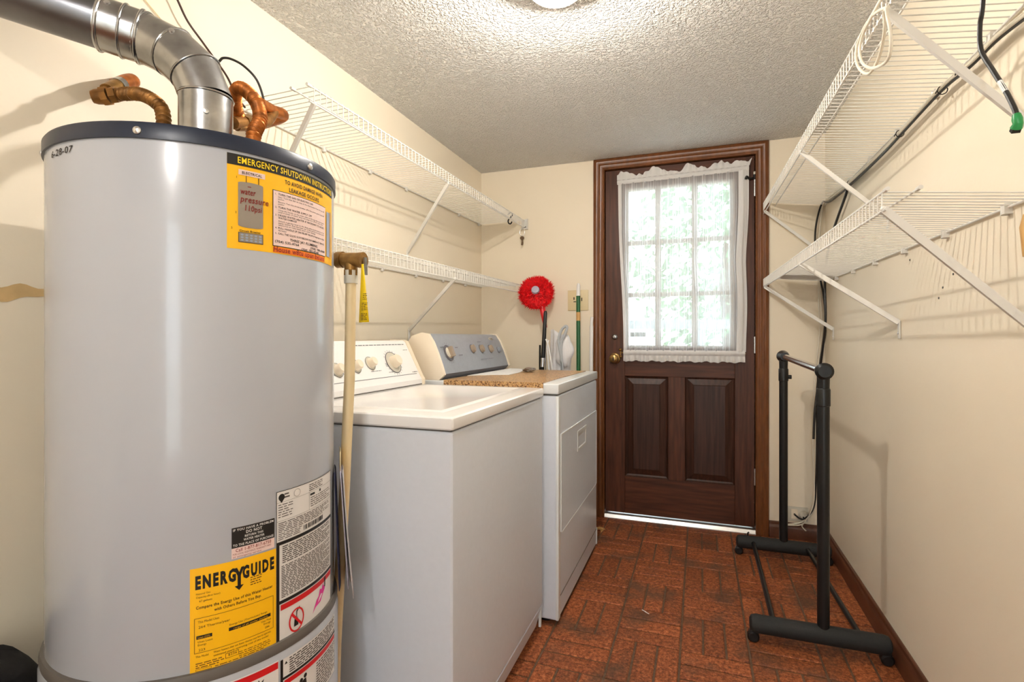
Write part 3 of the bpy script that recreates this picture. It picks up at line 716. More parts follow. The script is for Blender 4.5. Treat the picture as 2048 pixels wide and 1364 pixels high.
L.frame(bp_, 0.008, 0.030, 0.5270, 0.5305, 0.0005, 1); rows(bp_, 0.035, 0.110, 0.5305, 0.5265, 1, f1, 0.3, 8, 0.008); L.frame(bp_, 0.050, 0.070, 0.5350, 0.5430, 0.0006, 1)
bp_.build('brown_print', M['brownprint'], ego)
yb = kb(); put_text(yb, 'Least (223)', 0.011, 0.5800, 0.0036, f2, width=0.017); put_text(yb, 'range of all similar models', 0.062, 0.5800, 0.0036, f2, width=0.055); yb.build('reversed_print', M['yellow'], ego)

# -- phone-number sticker above it
L = Label(-31.4, HR); bw = HR*radians(16.4)
bs = kb(); L.rect(bs, 0, bw, 0.696, 0.7475, 0); bso = bs.build('hotline_sticker', M['pink'], wh, label='small black and pink phone number sticker')
nb_ = kb(); L.rect(nb_, 0, bw, 0.7135, 0.7475, 1); nb_.build('black_band', M['black'], bso)
wt = kb(); f2 = L.fn(2)
for s, z, sz, wd in (('IF YOU HAVE A PROBLEM', 0.7415, 0.0055, 0.066), ('DO NOT', 0.7348, 0.0068, 0.026), ('RETURN THIS', 0.7288, 0.0050, 0.030), ('WATER HEATER', 0.7228, 0.0052, 0.034), ('TO THE PLACE OF PURCHASE', 0.7160, 0.0055, 0.066)): put_text(wt, s, bw/2, z, sz, f2, width=wd, align='C', bold=0.02)
wt.build('white_print', M['white'], bso)
rp = kb(); put_text(rp, 'Call 1-877-817-6750', bw/2, 0.7065, 0.0075, L.fn(1), width=0.058, align='C', bold=0.01)
put_text(rp, 'FOR LOCAL ASSISTANCE, WARRANTY INFO', 0.002, 0.7015, 0.0044, L.fn(1), width=0.062); put_text(rp, 'or emergency service', 0.002, 0.6972, 0.0044, L.fn(1), width=0.045); rp.build('maroon_print', M['marker'], bso)

# -- tall rating and warning sticker
L = Label(-14.2, HR); RW = HR*radians(38.6)
rs = kb(); L.rect(rs, 0, RW, SEAM+0.008, 0.7915, 0); rso = rs.build('rating_sticker', M['white'], wh, label='tall white rating and warning sticker with black rules')
pt = kb(); f1 = L.fn(1); f2 = L.fn(2)
L.frame(pt, 0, RW, SEAM+0.008, 0.7915, 0.0011, 1)
L.rect(pt, 0, RW, 0.6955, 0.7015, 1); L.rect(pt, 0, 0.006, SEAM+0.008, 0.6955, 1); L.rect(pt, 0, RW, 0.5905, 0.5965, 1)
L.disc(pt, 0.0105, 0.7800, 0.0062, 0.0062, 1); L.poly(pt, [(0.006, 0.776), (0.015, 0.776), (0.0105, 0.770)], 1)
L.rect(pt, 0.078, 0.092, 0.7640, 0.7680, 1); L.rect(pt, 0.108, 0.113, 0.7640, 0.7690, 1)
r_ = random.Random(11); x = 0.060
while x < 0.120: w_ = r_.choice((0.0008, 0.0014, 0.0022)); L.rect(pt, x, x+w_, 0.7055, 0.7145, 1, 1); x += w_+r_.choice((0.0008, 0.0014, 0.0024))
L.poly(pt, [(0.036, 0.5370), (0.046, 0.5370), (0.0445, 0.5545), (0.0435, 0.5480), (0.0415, 0.5570), (0.0395, 0.5490), (0.0375, 0.5530)], 2)     # fuel can with flames
L.poly(pt, [(0.0410, 0.5540), (0.0425, 0.5540), (0.0435, 0.5620), (0.0500, 0.5680), (0.0490, 0.5700), (0.0415, 0.5640)], 2)
L.disc(pt, 0.1300, 0.5840, 0.0040, 0.0040, 2); L.poly(pt, [(0.1290, 0.581), (0.1330, 0.580), (0.1310, 0.568), (0.127, 0.569)], 2)
pt.build('black_print', M['black'], rso)
gp = kb(); L.rect(gp, 0, RW, 0.7715-0.0004, 0.7715, 1); L.rect(gp, 0.075, 0.0755, 0.7380, 0.7715, 1); L.rect(gp, 0, RW, 0.7380, 0.7384, 1)
rows(gp, 0.004, 0.034, 0.7690, 0.7430, 6, f1, 0.32, 21, 0.010); rows(gp, 0.079, 0.155, 0.7620, 0.7420, 5, f1, 0.35, 22, 0.010); rows(gp, 0.004, 0.150, 0.7360, 0.7170, 6, f1, 0.42, 23, 0.012); rows(gp, 0.004, 0.055, 0.7165, 0.7040, 4, f1, 0.4, 24, 0.012)
rows(gp, 0.016, 0.027, 0.7870, 0.7760, 2, f1, 0.45, 25, 0.012); rows(gp, 0.075, 0.120, 0.7870, 0.7730, 4, f1, 0.4, 26, 0.012); L.ring(gp, 0.044, 0.7800, 0.0075, 0.0070, 0.0006, 1)
rows(gp, 0.012, RW-0.010, 0.6930, 0.6610, 9, f1, 0.5, 27, 0.011); rows(gp, 0.010, RW-0.010, 0.6580, 0.6000, 19, f1, 0.5, 28, 0.010)
gp.build('small_print', M['printgrey'], rso)
rd = kb(); L.rect(rd, 0.0085, RW-0.003, 0.5785, 0.5885, 1); L.ring(rd, 0.0420, 0.5480, 0.0175, 0.0215, 0.0030, 3); L.poly(rd, [(0.0300, 0.5600), (0.0325, 0.5640), (0.0545, 0.5370), (0.0520, 0.5335)], 3); rd.build('red_print', M['red'], rso)
mg = kb(); L.poly(mg, [(0.085, 0.5360), (0.095, 0.5440), (0.112, 0.5470), (0.130, 0.5640), (0.134, 0.5730), (0.126, 0.5700), (0.123, 0.5780), (0.117, 0.5690), (0.110, 0.5720), (0.106, 0.5600), (0.098, 0.5560)], 1); mg.build('magenta_flame', M['magenta'], rso)

# -- stickers on the lower jacket
R2 = 0.2535
L = Label(-13.6, R2); RW2 = R2*radians(37.5)
ls = kb(); L.rect(ls, 0, RW2, 0.380, SEAM-0.021, 0); lso = ls.build('lower_warning_sticker', M['white'], wh, label='white warning sticker below the seam')
pt = kb(); f1 = L.fn(1)
L.rect(pt, 0, 0.005, 0.380, SEAM-0.021, 1); L.rect(pt, 0.005, RW2, 0.4590, 0.4635, 1); L.rect(pt, RW2-0.0012, RW2, 0.38, 0.459, 1)
L.poly(pt, [(0.008, 0.4850), (0.014, 0.4850), (0.011, 0.4900)], 1)
for (cx, cz) in ((0.044, 0.4360), (0.054, 0.4400), (0.034, 0.4280)): L.disc(pt, cx, cz, 0.0040, 0.0042, 1)
L.poly(pt, [(0.034, 0.4230), (0.050, 0.4350), (0.056, 0.4350), (0.058, 0.4200), (0.040, 0.4150)], 1)
pt.build('black_print', M['black'], lso)
gp = kb(); rows(gp, 0.018, RW2-0.004, 0.4940, 0.4650, 7, f1, 0.5, 31, 0.012); rows(gp, 0.085, RW2-0.004, 0.4450, 0.385, 12, f1, 0.45, 32, 0.010); gp.build('small_print', M['printgrey'], lso)
rd = kb(); L.rect(rd, 0.0075, RW2-0.004, 0.4480, 0.4570, 1); rd.build('red_print', M['red'], lso)
L = Label(-33.2, R2); lw = R2*radians(18.8)
l2 = kb(); L.rect(l2, 0, lw, 0.380, SEAM-0.018, 0); l2o = l2.build('flame_warning_sticker', M['white'], wh, label='white sticker with red band and flame mark')
rd = kb(); L.rect(rd, 0.0015, lw-0.001, SEAM-0.032, SEAM-0.020, 1); rd.build('red_print', M['red'], l2o)
pt = kb(); L.poly(pt, [(0.039, 0.4640), (0.043, 0.4720), (0.040, 0.4790), (0.0455, 0.4750), (0.0485, 0.4820), (0.051, 0.4755), (0.0575, 0.4800), (0.0545, 0.4720), (0.0560, 0.4660), (0.0515, 0.4690), (0.0470, 0.4680)], 1)
rows(pt, 0.006, lw-0.004, 0.4600, 0.385, 12, L.fn(1), 0.35, 33, 0.012); pt.build('black_print', M['black'], l2o)
hd = kb(); L = Label(-102, HR); put_text(hd, '6-28-07', 0.0, 1.3560, 0.0150, L.fn(1), width=0.062, bold=0.01, shear=0.1, rot=0.03); hd.build('marker_date', M['black'], wh)

# -- relief valve, its discharge pipe, the tag and the hung papers on the heater's right
TY = 0.985
pA = at(678, 520, Y, TY); pB = at(726, 520, Y, TY); pC = at(702, 521, Y, TY)
rv = MB(); rv.cyl(pA, pB, 0.0165, 20); rv.cyl(pA-Vector((0.004, 0, 0)), pA+Vector((0.012, 0, 0)), 0.0185, 20); rv.cyl(pB-Vector((0.010, 0, 0)), pB+Vector((0.002, 0, 0)), 0.0175, 20)
rv.cyl(pC, pC-Vector((0, 0, 0.030)), 0.0145, 20); rv.cyl(pC-Vector((0, 0, 0.022)), pC-Vector((0, 0, 0.034)), 0.0165, 6)
rv.cyl(pA-Vector((0, 0.0, 0)), (HX+0.235*cos(radians(50)), HY+0.235*sin(radians(50)), pA.z), 0.0125, 16)
rvo = rv.build('relief_valve', M['brass'], wh, label='tarnished brass relief valve')
lv = MB(); a = at(730, 515, Y, TY); b = at(731, 550, Y, TY); lv.obox(a, b, 0.010, 0.004, (1, 0, 0)); lv.cyl(pB, a-Vector((0, 0, 0.004)), 0.004, 10); lv.build('lever', M['galv'], rvo)
dp = MB(); pts = [at(702, 552, Y, TY), at(699, 760, Y, TY), at(689, 980, Y, TY), at(679, 1160, Y, TY), at(672, 1290, Y, TY)]
pts.append(Vector((pts[-1].x-0.01, TY, 0.05)))
dp.tube(pts, 0.0118, 16); dpo = dp.build('discharge_pipe', M['cpvc'], wh, label='cream plastic discharge pipe')
MB().cyl(at(702, 541, Y, TY), at(702, 567, Y, TY), 0.0150, 20).build('pipe_collar', M['plate'], dpo)
tg = MB(); q = [at(u, v, Y, TY-0.012) for u, v in ((723, 528), (727, 528), (738, 644), (718, 645))]
tg.add(q, [(0, 1, 2, 3)]); tg.keep = True; tgo = tg.build('valve_tag', M['tagyel'], wh, solid=0.0008)
tp_ = kb(); A_, B_ = q[3], q[2]
tf = lambda x, z: A_+(B_-A_)*x+(q[0]-q[3])*z+Vector((0, -0.0010, 0))
rows(tp_, 0.18, 0.82, 0.16, 0.03, 5, tf, 0.4, 41, 0.25); rows(tp_, 0.22, 0.80, 0.34, 0.20, 5, tf, 0.4, 42, 0.25); rows(tp_, 0.30, 0.72, 0.50, 0.38, 4, tf, 0.35, 43, 0.2); tp_.build('tag_print', M['brownprint'], tgo)
pb = MB(); PY = 0.935
def page(u0, u1, dy): # hung sheets seen edge on, from the hanging hole down
    ps = [at(u0, 905, Y, PY+dy), at(u0+2, 960, Y, PY+dy), at((u0+u1)/2-2, 1050, Y, PY+dy), at(u1-3, 1130, Y, PY+dy), at(u1, 1190-abs(dy)*300, Y, PY+dy)]
    return smooth_path(ps, 4)
rad = Vector((cos(radians(33)), sin(radians(33)), 0)); tan_ = Vector((-rad.y, rad.x, 0))
for k, (dr, m_, nm) in enumerate(((0.004, 'navypaper', 'navy_sheet'), (0.008, 'bluepaper', 'lavender_sheet'), (0.012, 'papergrey', 'grey_sheet'))):
    sh = MB()
    def sheet(u, v, dr=dr, k=k):
        z = 0.780-0.25*v+(-0.025 if k == 2 else 0)*v; rr_ = HR+dr+((0.007+0.016*v) if k else 0.010*v)+(0.006*v*v if k == 2 else 0)
        a_ = radians(29+18*u+1.5*k)
        return (HX+rr_*cos(a_), HY+rr_*sin(a_), z)
    sh.grid(sheet, 6, 10); sh.keep = True
    o = sh.build(nm if k else 'hung_manual', M[m_], wh if k == 0 else mano, solid=0.0012, angle=180)
    if k == 0: mano = o; o['label'] = 'folded manual papers hung on a tag'
hk = MB(); hk.grid(lambda u, v: (HX+(HR+0.014)*cos(radians(32+14*u)), HY+(HR+0.014)*sin(radians(32+14*u)), 0.775+0.045*v), 4, 2); hk.keep = True
hk.build('hanging_tab', M['ivory'], mano, solid=0.001)

# ------------------------------------------------------------------ flue pipe
fp = thing('flue_pipe', (HX, HY, HT), 'galvanised steel flue pipe elbowing from the heater top to the left wall', 'pipe')
R4 = 0.0487
sect = [Vector((HX, HY, HT-0.011)), Vector((HX, HY, 1.470)), Vector((HX, HY, 1.540)), Vector((-0.952, 0.783, 1.592)), Vector((-1.008, 0.763, 1.642)), Vector((-1.072, 0.739, 1.668)), Vector((-1.135, 0.708, 1.698))]
end = Vector((XL-0.055, 0.428, 1.746))
hood = MB(); hood.lathe([(R4+0.014, HT-0.010), (R4+0.014, HT+0.004), (R4+0.004, HT+0.052), (R4+0.006, HT+0.056), (R4+0.004, HT+0.060), (R4-0.001, HT+0.062)], (HX, HY, 0), seg=40); hood.build('collar', M['galv'], fp)
st1 = MB(); st1.tube([(HX, HY, HT+0.05), (HX, HY, 1.548)], R4, 40); st1.build('lower_section', M['galv'], fp)
fwd_ = (-_s, _c, 0); hc_ = (HX, HY, 0)
P3 = [Vector((HX, HY, 1.548))]+[on_plane(u, v, hc_, fwd_) for u, v in ((392, 146), (348, 106), (290, 77))]
for i in range(3):
    a, b = P3[i], P3[i+1]
    pre = (P3[i]-P3[i-1]).normalized() if i else Vector((0, 0, 1)); nx = (b-a).normalized(); post = (P3[i+2]-b).normalized() if i < 2 else (end-b).normalized()
    g_ = MB(); t0 = (pre+nx).normalized(); t1 = (nx+post).normalized(); vs = []
    seg = 40
    for (c_, t_) in ((a, t0), (b, t1)):
        up = Vector((0.3382, -0.9411, 0)); up = (up-t_*up.dot(t_)).normalized(); bi = t_.cross(up)
        for k in range(seg):
            an = 2*pi*k/seg; vs.append(c_+(up*cos(an)+bi*sin(an))*R4*(1.0 if i % 2 == 0 else 1.015))
    g_.add(vs, [(k, (k+1) % seg, seg+(k+1) % seg, seg+k) for k in range(seg)]); go = g_.build('elbow_gore', M['galv'], fp)
    rg = MB(); up = Vector((0.3382, -0.9411, 0)); up = (up-t1*up.dot(t1)).normalized(); bi = t1.cross(up)
    rg.tube([b+(up*cos(2*pi*k/32)+bi*sin(2*pi*k/32))*(R4+0.0006) for k in range(32)], 0.0022, 8, closed=True); rg.build('seam_ring', M['galv'], go)
rg = MB(); rg.tube([Vector((HX, HY, 1.549))+Vector((cos(2*pi*k/32), sin(2*pi*k/32), 0))*(R4+0.0006) for k in range(32)], 0.0022, 8, closed=True); rg.build('seam_ring', M['galv'], fp)
s5 = P3[-1]; dv = (end-s5).normalized()
pm = s5+dv*0.075
MB().tube([s5-dv*0.004, pm], R4+0.001, 40).build('sleeve', M['galv'], fp)
up = Vector((0, 0, 1)); up = (up-dv*up.dot(dv)).normalized(); bi = dv.cross(up)
for t_, rr_ in ((0.012, 0.0028), (0.040, 0.0022), (0.076, 0.0030)):
    c_ = s5+dv*(t_-0.006); MB().tube([c_+(up*cos(2*pi*k/32)+bi*sin(2*pi*k/32))*(R4+0.0018) for k in range(32)], rr_, 8, closed=True).build('seam_ring', M['galv'], fp)
MB().tube([pm, end], R4-0.0005, 40).build('straight_pipe', M['pipe'], fp)
for (c_, dr_) in ((Vector((HX, HY, 1.505)), Vector((0.766, -0.643, 0))), (s5+dv*0.050, Vector((0.55, -0.65, 0.5))), (P3[2]+Vector((0.0, 0, 0.0)), Vector((0.65, -0.6, 0.45)))):
    d_ = dr_.normalized(); MB().lathe([(0.0055, 0), (0.005, 0.003), (0, 0.004)], c_+d_*(R4+0.0002), d_, 10).build('sheet_screw', M['screw'], fp)

# ------------------------------------------------------------------ copper water connectors
def corrugated(pts, r, pitch=0.0098, n=8):
    path = smooth_path(pts, 14); out = [path[0]]; acc = 0; rs = [r]; tot = 0
    dense = []
    for a, b in zip(path, path[1:]):
        k = max(1, int((b-a).length/0.0018))
        for i in range(k): dense.append(a+(b-a)*i/k)
    dense.append(path[-1]); s = 0; rr_ = []
    for i, p in enumerate(dense):
        if i: s += (p-dense[i-1]).length
        rr_.append(r*(1+0.17*sin(2*pi*s/pitch)))
    mb = MB(); mb.tube(dense, rr_, 14); return mb
cl = thing('copper_connector', (-1.02, 0.757, HT), 'corrugated copper water connector left of the flue, with dark valve and orange elbow', 'pipe')
A0 = Vector((-1.020, 0.757, HT-0.010))
tpts = [A0, A0+Vector((0, 0, 0.06)), at(326, 228, X, -1.035), at(312, 205, X, -1.060), at(282, 189, X, -1.115), at(248, 188, X, -1.180), at(232, 190, X, -1.200)]
corrugated(tpts, 0.0125).build('flexible_tube', M['copperdark'], cl)
n0 = at(234, 189, X, -1.198); n1 = at(205, 193, X, -1.222); n2 = at(184, 194, X, -1.236)
nt_ = MB(); nt_.cyl(n0, n0+(n1-n0)*0.45, 0.0175, 6); nt_.cyl(n0+(n1-n0)*0.55, n1, 0.0195, 8); nt_.build('union_nut', M['copperdark'], cl)
MB().tube([n1, n1+(n2-n1)*0.6, n2], [0.0165, 0.0155, 0.0125], 16).build('valve_body', M['copperdark'], cl)
e0 = at(214, 182, X, -1.224); e1 = at(243, 168, X, -1.245); e2 = at(264, 160, X, -1.258)
MB().tube([e0, e1], 0.0150, 16).build('solder_joint', M['brass'], cl)
MB().tube([e0+(e1-e0)*0.70, e0+(e1-e0)*0.98], 0.0165, 16).build('silver_band', M['galv'], cl)
MB().tube(smooth_path([e1, e1+(e2-e1)*0.6, e2+Vector((-0.008, 0.004, 0)), Vector((XL+0.001, e2.y+0.005, e2.z))], 6), 0.0165, 18).build('elbow', M['copper'], cl, label='orange copper elbow')
cr_ = thing('copper_connector', (-0.88, 0.845, HT), 'curled bright corrugated copper water connector right of the flue, by the wire shelf', 'pipe')
B0 = Vector((-0.880, 0.845, HT-0.010))
tpts = [B0, B0+Vector((-0.004, 0.004, 0.055)), at(508, 268, X, -0.890), at(520, 240, X, -0.905), at(516, 212, X, -0.925), at(503, 192, X, -0.950), at(486, 178, X, -0.985), at(476, 178, X, -1.010), at(470, 192, X, -1.045), at(474, 222, X, -1.085), at(482, 242, X, -1.10)]
corrugated(tpts, 0.0135).build('flexible_tube', M['copper'], cr_)
v0 = at(466, 246, X, -1.08); v1 = at(534, 243, X, -1.125)
vb = MB(); vb.tube([v0, v0+(v1-v0)*0.5, v1], [0.0150, 0.0165, 0.0160], 16); vb.cyl(at(474, 254, X, -1.085), at(492, 254, X, -1.09), 0.010, 12); vb.build('valve_body', M['copperdark'], cr_)
MB().tube([v0+(v1-v0)*0.28, v0+(v1-v0)*0.46], 0.0200, 6).build('union_nut', M['brass'], cr_)
w0 = at(520, 206, X, -1.128); w1 = at(548, 222, X, -1.142); w2 = at(566, 229, X, -1.150)
MB().tube([v1, at(540, 236, X, -1.135), w1], 0.0145, 16).build('stub_pipe', M['copperdark'], cr_)
MB().tube([w0, w1], 0.0150, 16).build('branch', M['copper'], cr_)
MB().tube(smooth_path([w1, w2, w2+Vector((-0.03, 0.012, -0.004)), Vector((XL+0.001, w2.y+0.035, w2.z-0.004))], 6), 0.0155, 18).build('elbow', M['copper'], cr_)

# thin wires down the left wall
def cable(name, pts, r, m, label, cat, n=6, seg=8, group=None, base=None):
    mb = MB(); pth = smooth_path(pts, n); mb.tube(pth, r, seg)
    return single(name, mb, m, base if base is not None else pth[-1], label, cat, group)
wr = [at(u, v, X, XL+0.025+0.12*max(0, (i-4)/5)) for i, (u, v) in enumerate([(330, -75), (340, -30), (355, 0), (375, 42), (402, 80), (425, 112), (437, 128), (455, 155), (472, 190), (490, 215)])]
cable('ground_wire', wr, 0.0028, M['browncable'], 'thin dark brown wire running down the wall behind the flue elbow', 'wire')
wr = [at(u, v, X, XL+0.10+0.012*i) for i, (u, v) in enumerate([(433, 129), (441, 120), (447, 116), (462, 118), (485, 130), (508, 152), (520, 174), (529, 205), (531, 214)])]
cable('looped_wire', wr, 0.0033, M['blackcable'], 'short black wire looping over to the right copper connector', 'wire')
wr = [at(u, v, X, XL+0.004) for (u, v) in [(240, -62), (275, -20), (290, 0), (318, 34), (345, 66), (362, 90)]]
cable('pale_wire', wr, 0.0017, M['ivory'], 'thin pale cord on the left wall above the flue pipe', 'cord')

# ------------------------------------------------------------------ wire shelves
def wire_shelf(label, xw, y0, y1, x_lip, z_wall, z_lip, lip_h, group, ends):
    """x_lip(y), z_wall(y), z_lip(y); wires every inch; ends: rails' tips past the last wire"""
    sg = 1 if x_lip(y0) > xw else -1
    t = thing('wire_shelf', (xw, y0, z_wall(y0)), label, 'shelf', group)
    L0 = abs(x_lip((y0+y1)/2)-xw); dz0 = z_lip((y0+y1)/2)-z_wall((y0+y1)/2)
    wb = MB(); wb.tube([(0, 0, 0), (sg*(L0-0.004), 0, dz0), (sg*L0, 0, dz0-0.004), (sg*L0, 0, dz0-lip_h)], 0.0016, 6)
    me = None; y = y0+0.006; n = 0
    while y < y1:
        if me is None:
            o = wb.build('cross_wire', M['wire']); me = o.data
        else:
            o = bpy.data.objects.new('cross_wire', me); C.objects.link(o)
        o.parent = t; o.location = Vector((xw+sg*0.002, y, z_wall(y)))-Vector(t.location)
        o.scale = (abs(x_lip(y)-xw)/L0, 1, 1); y += 0.0254; n += 1
    fr = lambda f, dz, r, nm: MB().tube([(f(y0-ends), y0-ends, dz(y0)), (f((y0+y1)/2), (y0+y1)/2, dz((y0+y1)/2)), (f(y1), y1, dz(y1))], r, 8).build(nm, M['wire'], t)
    fr(lambda y: xw+sg*0.006, lambda y: z_wall(y)-0.003, 0.0030, 'back_rail')
    fr(lambda y: x_lip(y), lambda y: z_lip(y)-0.003, 0.0026, 'front_rail')
    fr(lambda y: x_lip(y), lambda y: z_lip(y)-lip_h, 0.0028, 'lip_rail')
    fr(lambda y: x_lip(y)-sg*0.055, lambda y: z_lip(y)-0.0055, 0.0026, 'middle_rail')
    for f, dz in ((lambda y: x_lip(y), -0.003), (lambda y: x_lip(y)-sg*0.055, -0.0055)):
        MB().tube([(f(y0), y0-ends-0.010, z_lip(y0)+dz), (f(y0), y0-ends+0.008, z_lip(y0)+dz)], 0.0045, 8).build('end_cap', M['wire'], t)
    y = y0+0.12
    while y < y1:
        cb = MB(); cb.box(xw+sg*0.0005, xw+sg*0.012, y-0.008, y+0.008, z_wall(y)-0.016, z_wall(y)+0.004, 0.002, 1); cb.build('wall_clip', M['wire'], t); y += 0.29
    return t, sg
def brace(t, top, foot, sg, w=0.014):
    top, foot = Vector(top), Vector(foot)
    b = MB(); b.obox(top, foot+Vector((sg*0.004, 0, 0)), w, 0.009, (0, 1, 0.001)); b.sphere(top, 0.006, seg=10, rings=6)
    bo = b.build('brace', M['wire'], t)
    f = MB(); f.box(min(foot.x+sg*0.0005, foot.x+sg*0.006), max(foot.x+sg*0.0005, foot.x+sg*0.006), foot.y-0.008, foot.y+0.008, foot.z-0.052, foot.z+0.006, 0.002, 1); f.build('foot_plate', M['wire'], bo)
    MB().lathe([(0.004, 0), (0.0035, 0.002), (0, 0.003)], foot+Vector((sg*0.006, 0, -0.034)), (sg, 0, 0), 10).build('screw_head', M['screw'], bo)
lerp = lambda a, b: (lambda y: a+(b-a)*(y-1.2)/(3.09-1.2))
gA = None
tLU, sL = wire_shelf('long white wire shelf on the left wall, the upper one beside the heater top', XL, 1.185, 3.090, lerp(-1.018, -1.026), lerp(1.766, 1.786), lerp(1.766, 1.793), 0.046, gA, 0.012)
brace(tLU, (-1.019, 1.195, 1.722), (XL, 1.31, 1.465), 1); brace(tLU, (-1.019, 2.026, 1.728), (XL, 2.19, 1.472), 1)
eb = MB(); eb.box(-1.046, -1.004, D-0.0045, D-0.0005, 1.735, 1.800); eb.box(-1.046, -1.004, D-0.022, D-0.0045, 1.735, 1.740); eb.box(-1.008, -1.004, D-0.022, D-0.0045, 1.740, 1.800)
ebo = eb.build('end_bracket', M['wire'], tLU, smooth=False); MB().lathe([(0.0045, 0), (0.004, 0.002), (0, 0.003)], (-1.022, D-0.0045, 1.752), (0, -1, 0), 10).build('screw_head', M['gasket'], ebo)
tLL, _ = wire_shelf('white wire shelf on the left wall, the lower one just above the washer console', XL, 1.275, 3.090, lerp(-1.014, -1.030), lerp(1.360, 1.388), lerp(1.360, 1.388), 0.050, gA, 0.012)
brace(tLL, (-1.018, 2.092, 1.325), (XL, 2.205, 1.098), 1)
xlR = lambda y: 0.356-(0.356-0.322)*(y-1.2)/(3.09-1.2)
tRU, _ = wire_shelf('long white wire shelf on the right wall, the upper one with cables along its back', XR, 0.45, 3.090, xlR, lerp(1.728, 1.748), lerp(1.772, 1.768), 0.045, gA, 0.012)
for yt, zf in ((1.255, 1.455), (2.105, 1.475), (3.04, 1.480)): brace(tRU, (xlR(yt), yt, 1.728), (XR, yt+0.02, zf), -1)
tRL, _ = wire_shelf('white wire shelf on the right wall, the lower one above the clothes rack', XR, 1.262, 3.090, xlR, lerp(1.338, 1.354), lerp(1.366, 1.374), 0.042, gA, 0.012)
for yt, yf, zf in ((1.268, 1.30, 1.085), (2.11, 2.02, 1.112), (3.03, 2.91, 1.104)): brace(tRL, (xlR(yt), yt, 1.328), (XR, yf, zf), -1, 0.016)

# hook and keys on the upper left shelf
sh = MB(); p = at(1020, 436, Y, 2.90); hp = [p+Vector((0, 0.0, z)) for z in (0,)]
hp = [Vector((p.x+dx, p.y, p.z+dz)) for dx, dz in ((-0.012, 0.018), (-0.004, 0.030), (0.010, 0.028), (0.012, 0.014), (0.0, 0.0), (-0.011, -0.014), (-0.008, -0.030), (0.004, -0.034), (0.012, -0.022))]
sh.tube(smooth_path(hp, 5), 0.0042, 10); single('s_hook', sh, M['blackcable'], p, 'small black S hook hanging from the front rail of the upper left shelf', 'hook')
ky = thing('key_ring', (-1.030, 3.055, 1.73), 'small ring of worn keys hanging from the far end of the upper left shelf', 'keys')
kc = Vector((-1.030, 3.055, 1.712)); rg = MB(); rg.tube([kc+Vector((0.016*cos(2*pi*k/24), 0, 0.024*sin(2*pi*k/24))) for k in range(24)], 0.0014, 8, closed=True); rg.build('ring', M['screw'], ky)
for k, (dx, an) in enumerate(((-0.003, 0.12), (0.004, -0.16), (0.0, 0.03))):
    kk = MB(); b0 = kc+Vector((dx, -0.003+0.003*k, -0.030)); d_ = Vector((sin(an), 0, -cos(an)))
    kk.lathe([(0.011, -0.001), (0.011, 0.001)], b0-d_*-0.006, (0, 1, 0), 16); kk.obox(b0+d_*0.014, b0+d_*0.050, 0.006, 0.002, (0, 1, 0)); kk.obox(b0+d_*0.030+Vector((0.004, 0, 0)), b0+d_*0.044+Vector((0.004, 0, 0)), 0.004, 0.0018, (0, 1, 0))
    kk.build('key', M['steelkey'], ky)

# ------------------------------------------------------------------ washer
WX, WB, WY0, WY1, WT = -0.530, -1.195, 1.078, 1.820, 0.882
wa = thing('washing_machine', ((WX+WB)/2, (WY0+WY1)/2, 0), 'white top-loading washing machine with cream knobs, nearest the water heater', 'washing machine')
cb = MB(); cb.box(WB, WX-0.004, WY0+0.004, WY1-0.004, 0.100, WT-0.036, 0.012, 3); cb.build('cabinet', M['appltex'], wa)
MB().extrude([(WX-0.0042, 0.100), (WX-0.028, 0.018), (WB+0.02, 0.018), (WB+0.02, 0.100)], 1, WY0+0.010, WY1-0.010).build('toe_panel', M['appltex'], wa)
MB().box(WX-0.016, WX-0.008, WY1-0.016, WY1-0.006, 0.022, 0.092).build('corner_tab', M['appl'], wa)
for yy in (WY0+0.05, WY1-0.05):
    for xx in (WX-0.06, WB+0.06): MB().lathe([(0.02, 0), (0.02, 0.012), (0.012, 0.016), (0.012, 0.03)], (xx, yy, 0), seg=14).build('foot', M['blackplastic'], wa)
MB().box(WB+0.004, WX-0.012, WY0+0.012, WY1-0.012, WT-0.0365, WT-0.030).build('shadow_gap', M['gasket'], wa)
top = MB(); top.box(WB, WX, WY0, WY1, WT-0.0325, WT, 0.010, 3); topo = top.build('top_panel', M['lid'], wa)
ld = MB(); a, b, c, d = WB+0.21, WX-0.055, WY0+0.060, WY1-0.055; tz = WT
rg_ = [(0, 0.0002), (0.006, 0.0035), (0.016, 0.0035), (0.022, 0.0012)]; vs = []
for (i, dz) in rg_: vs += [(a+i, c+i, tz+dz), (b-i, c+i, tz+dz), (b-i, d-i, tz+dz), (a+i, d-i, tz+dz)]
ld.add(vs, [(k*4+j, k*4+(j+1) % 4, k*4+4+(j+1) % 4, k*4+4+j) for k in range(3) for j in range(4)]+[(12, 13, 14, 15)]); ld.keep = True
ld.build('lid', M['lid'], wa, angle=60)
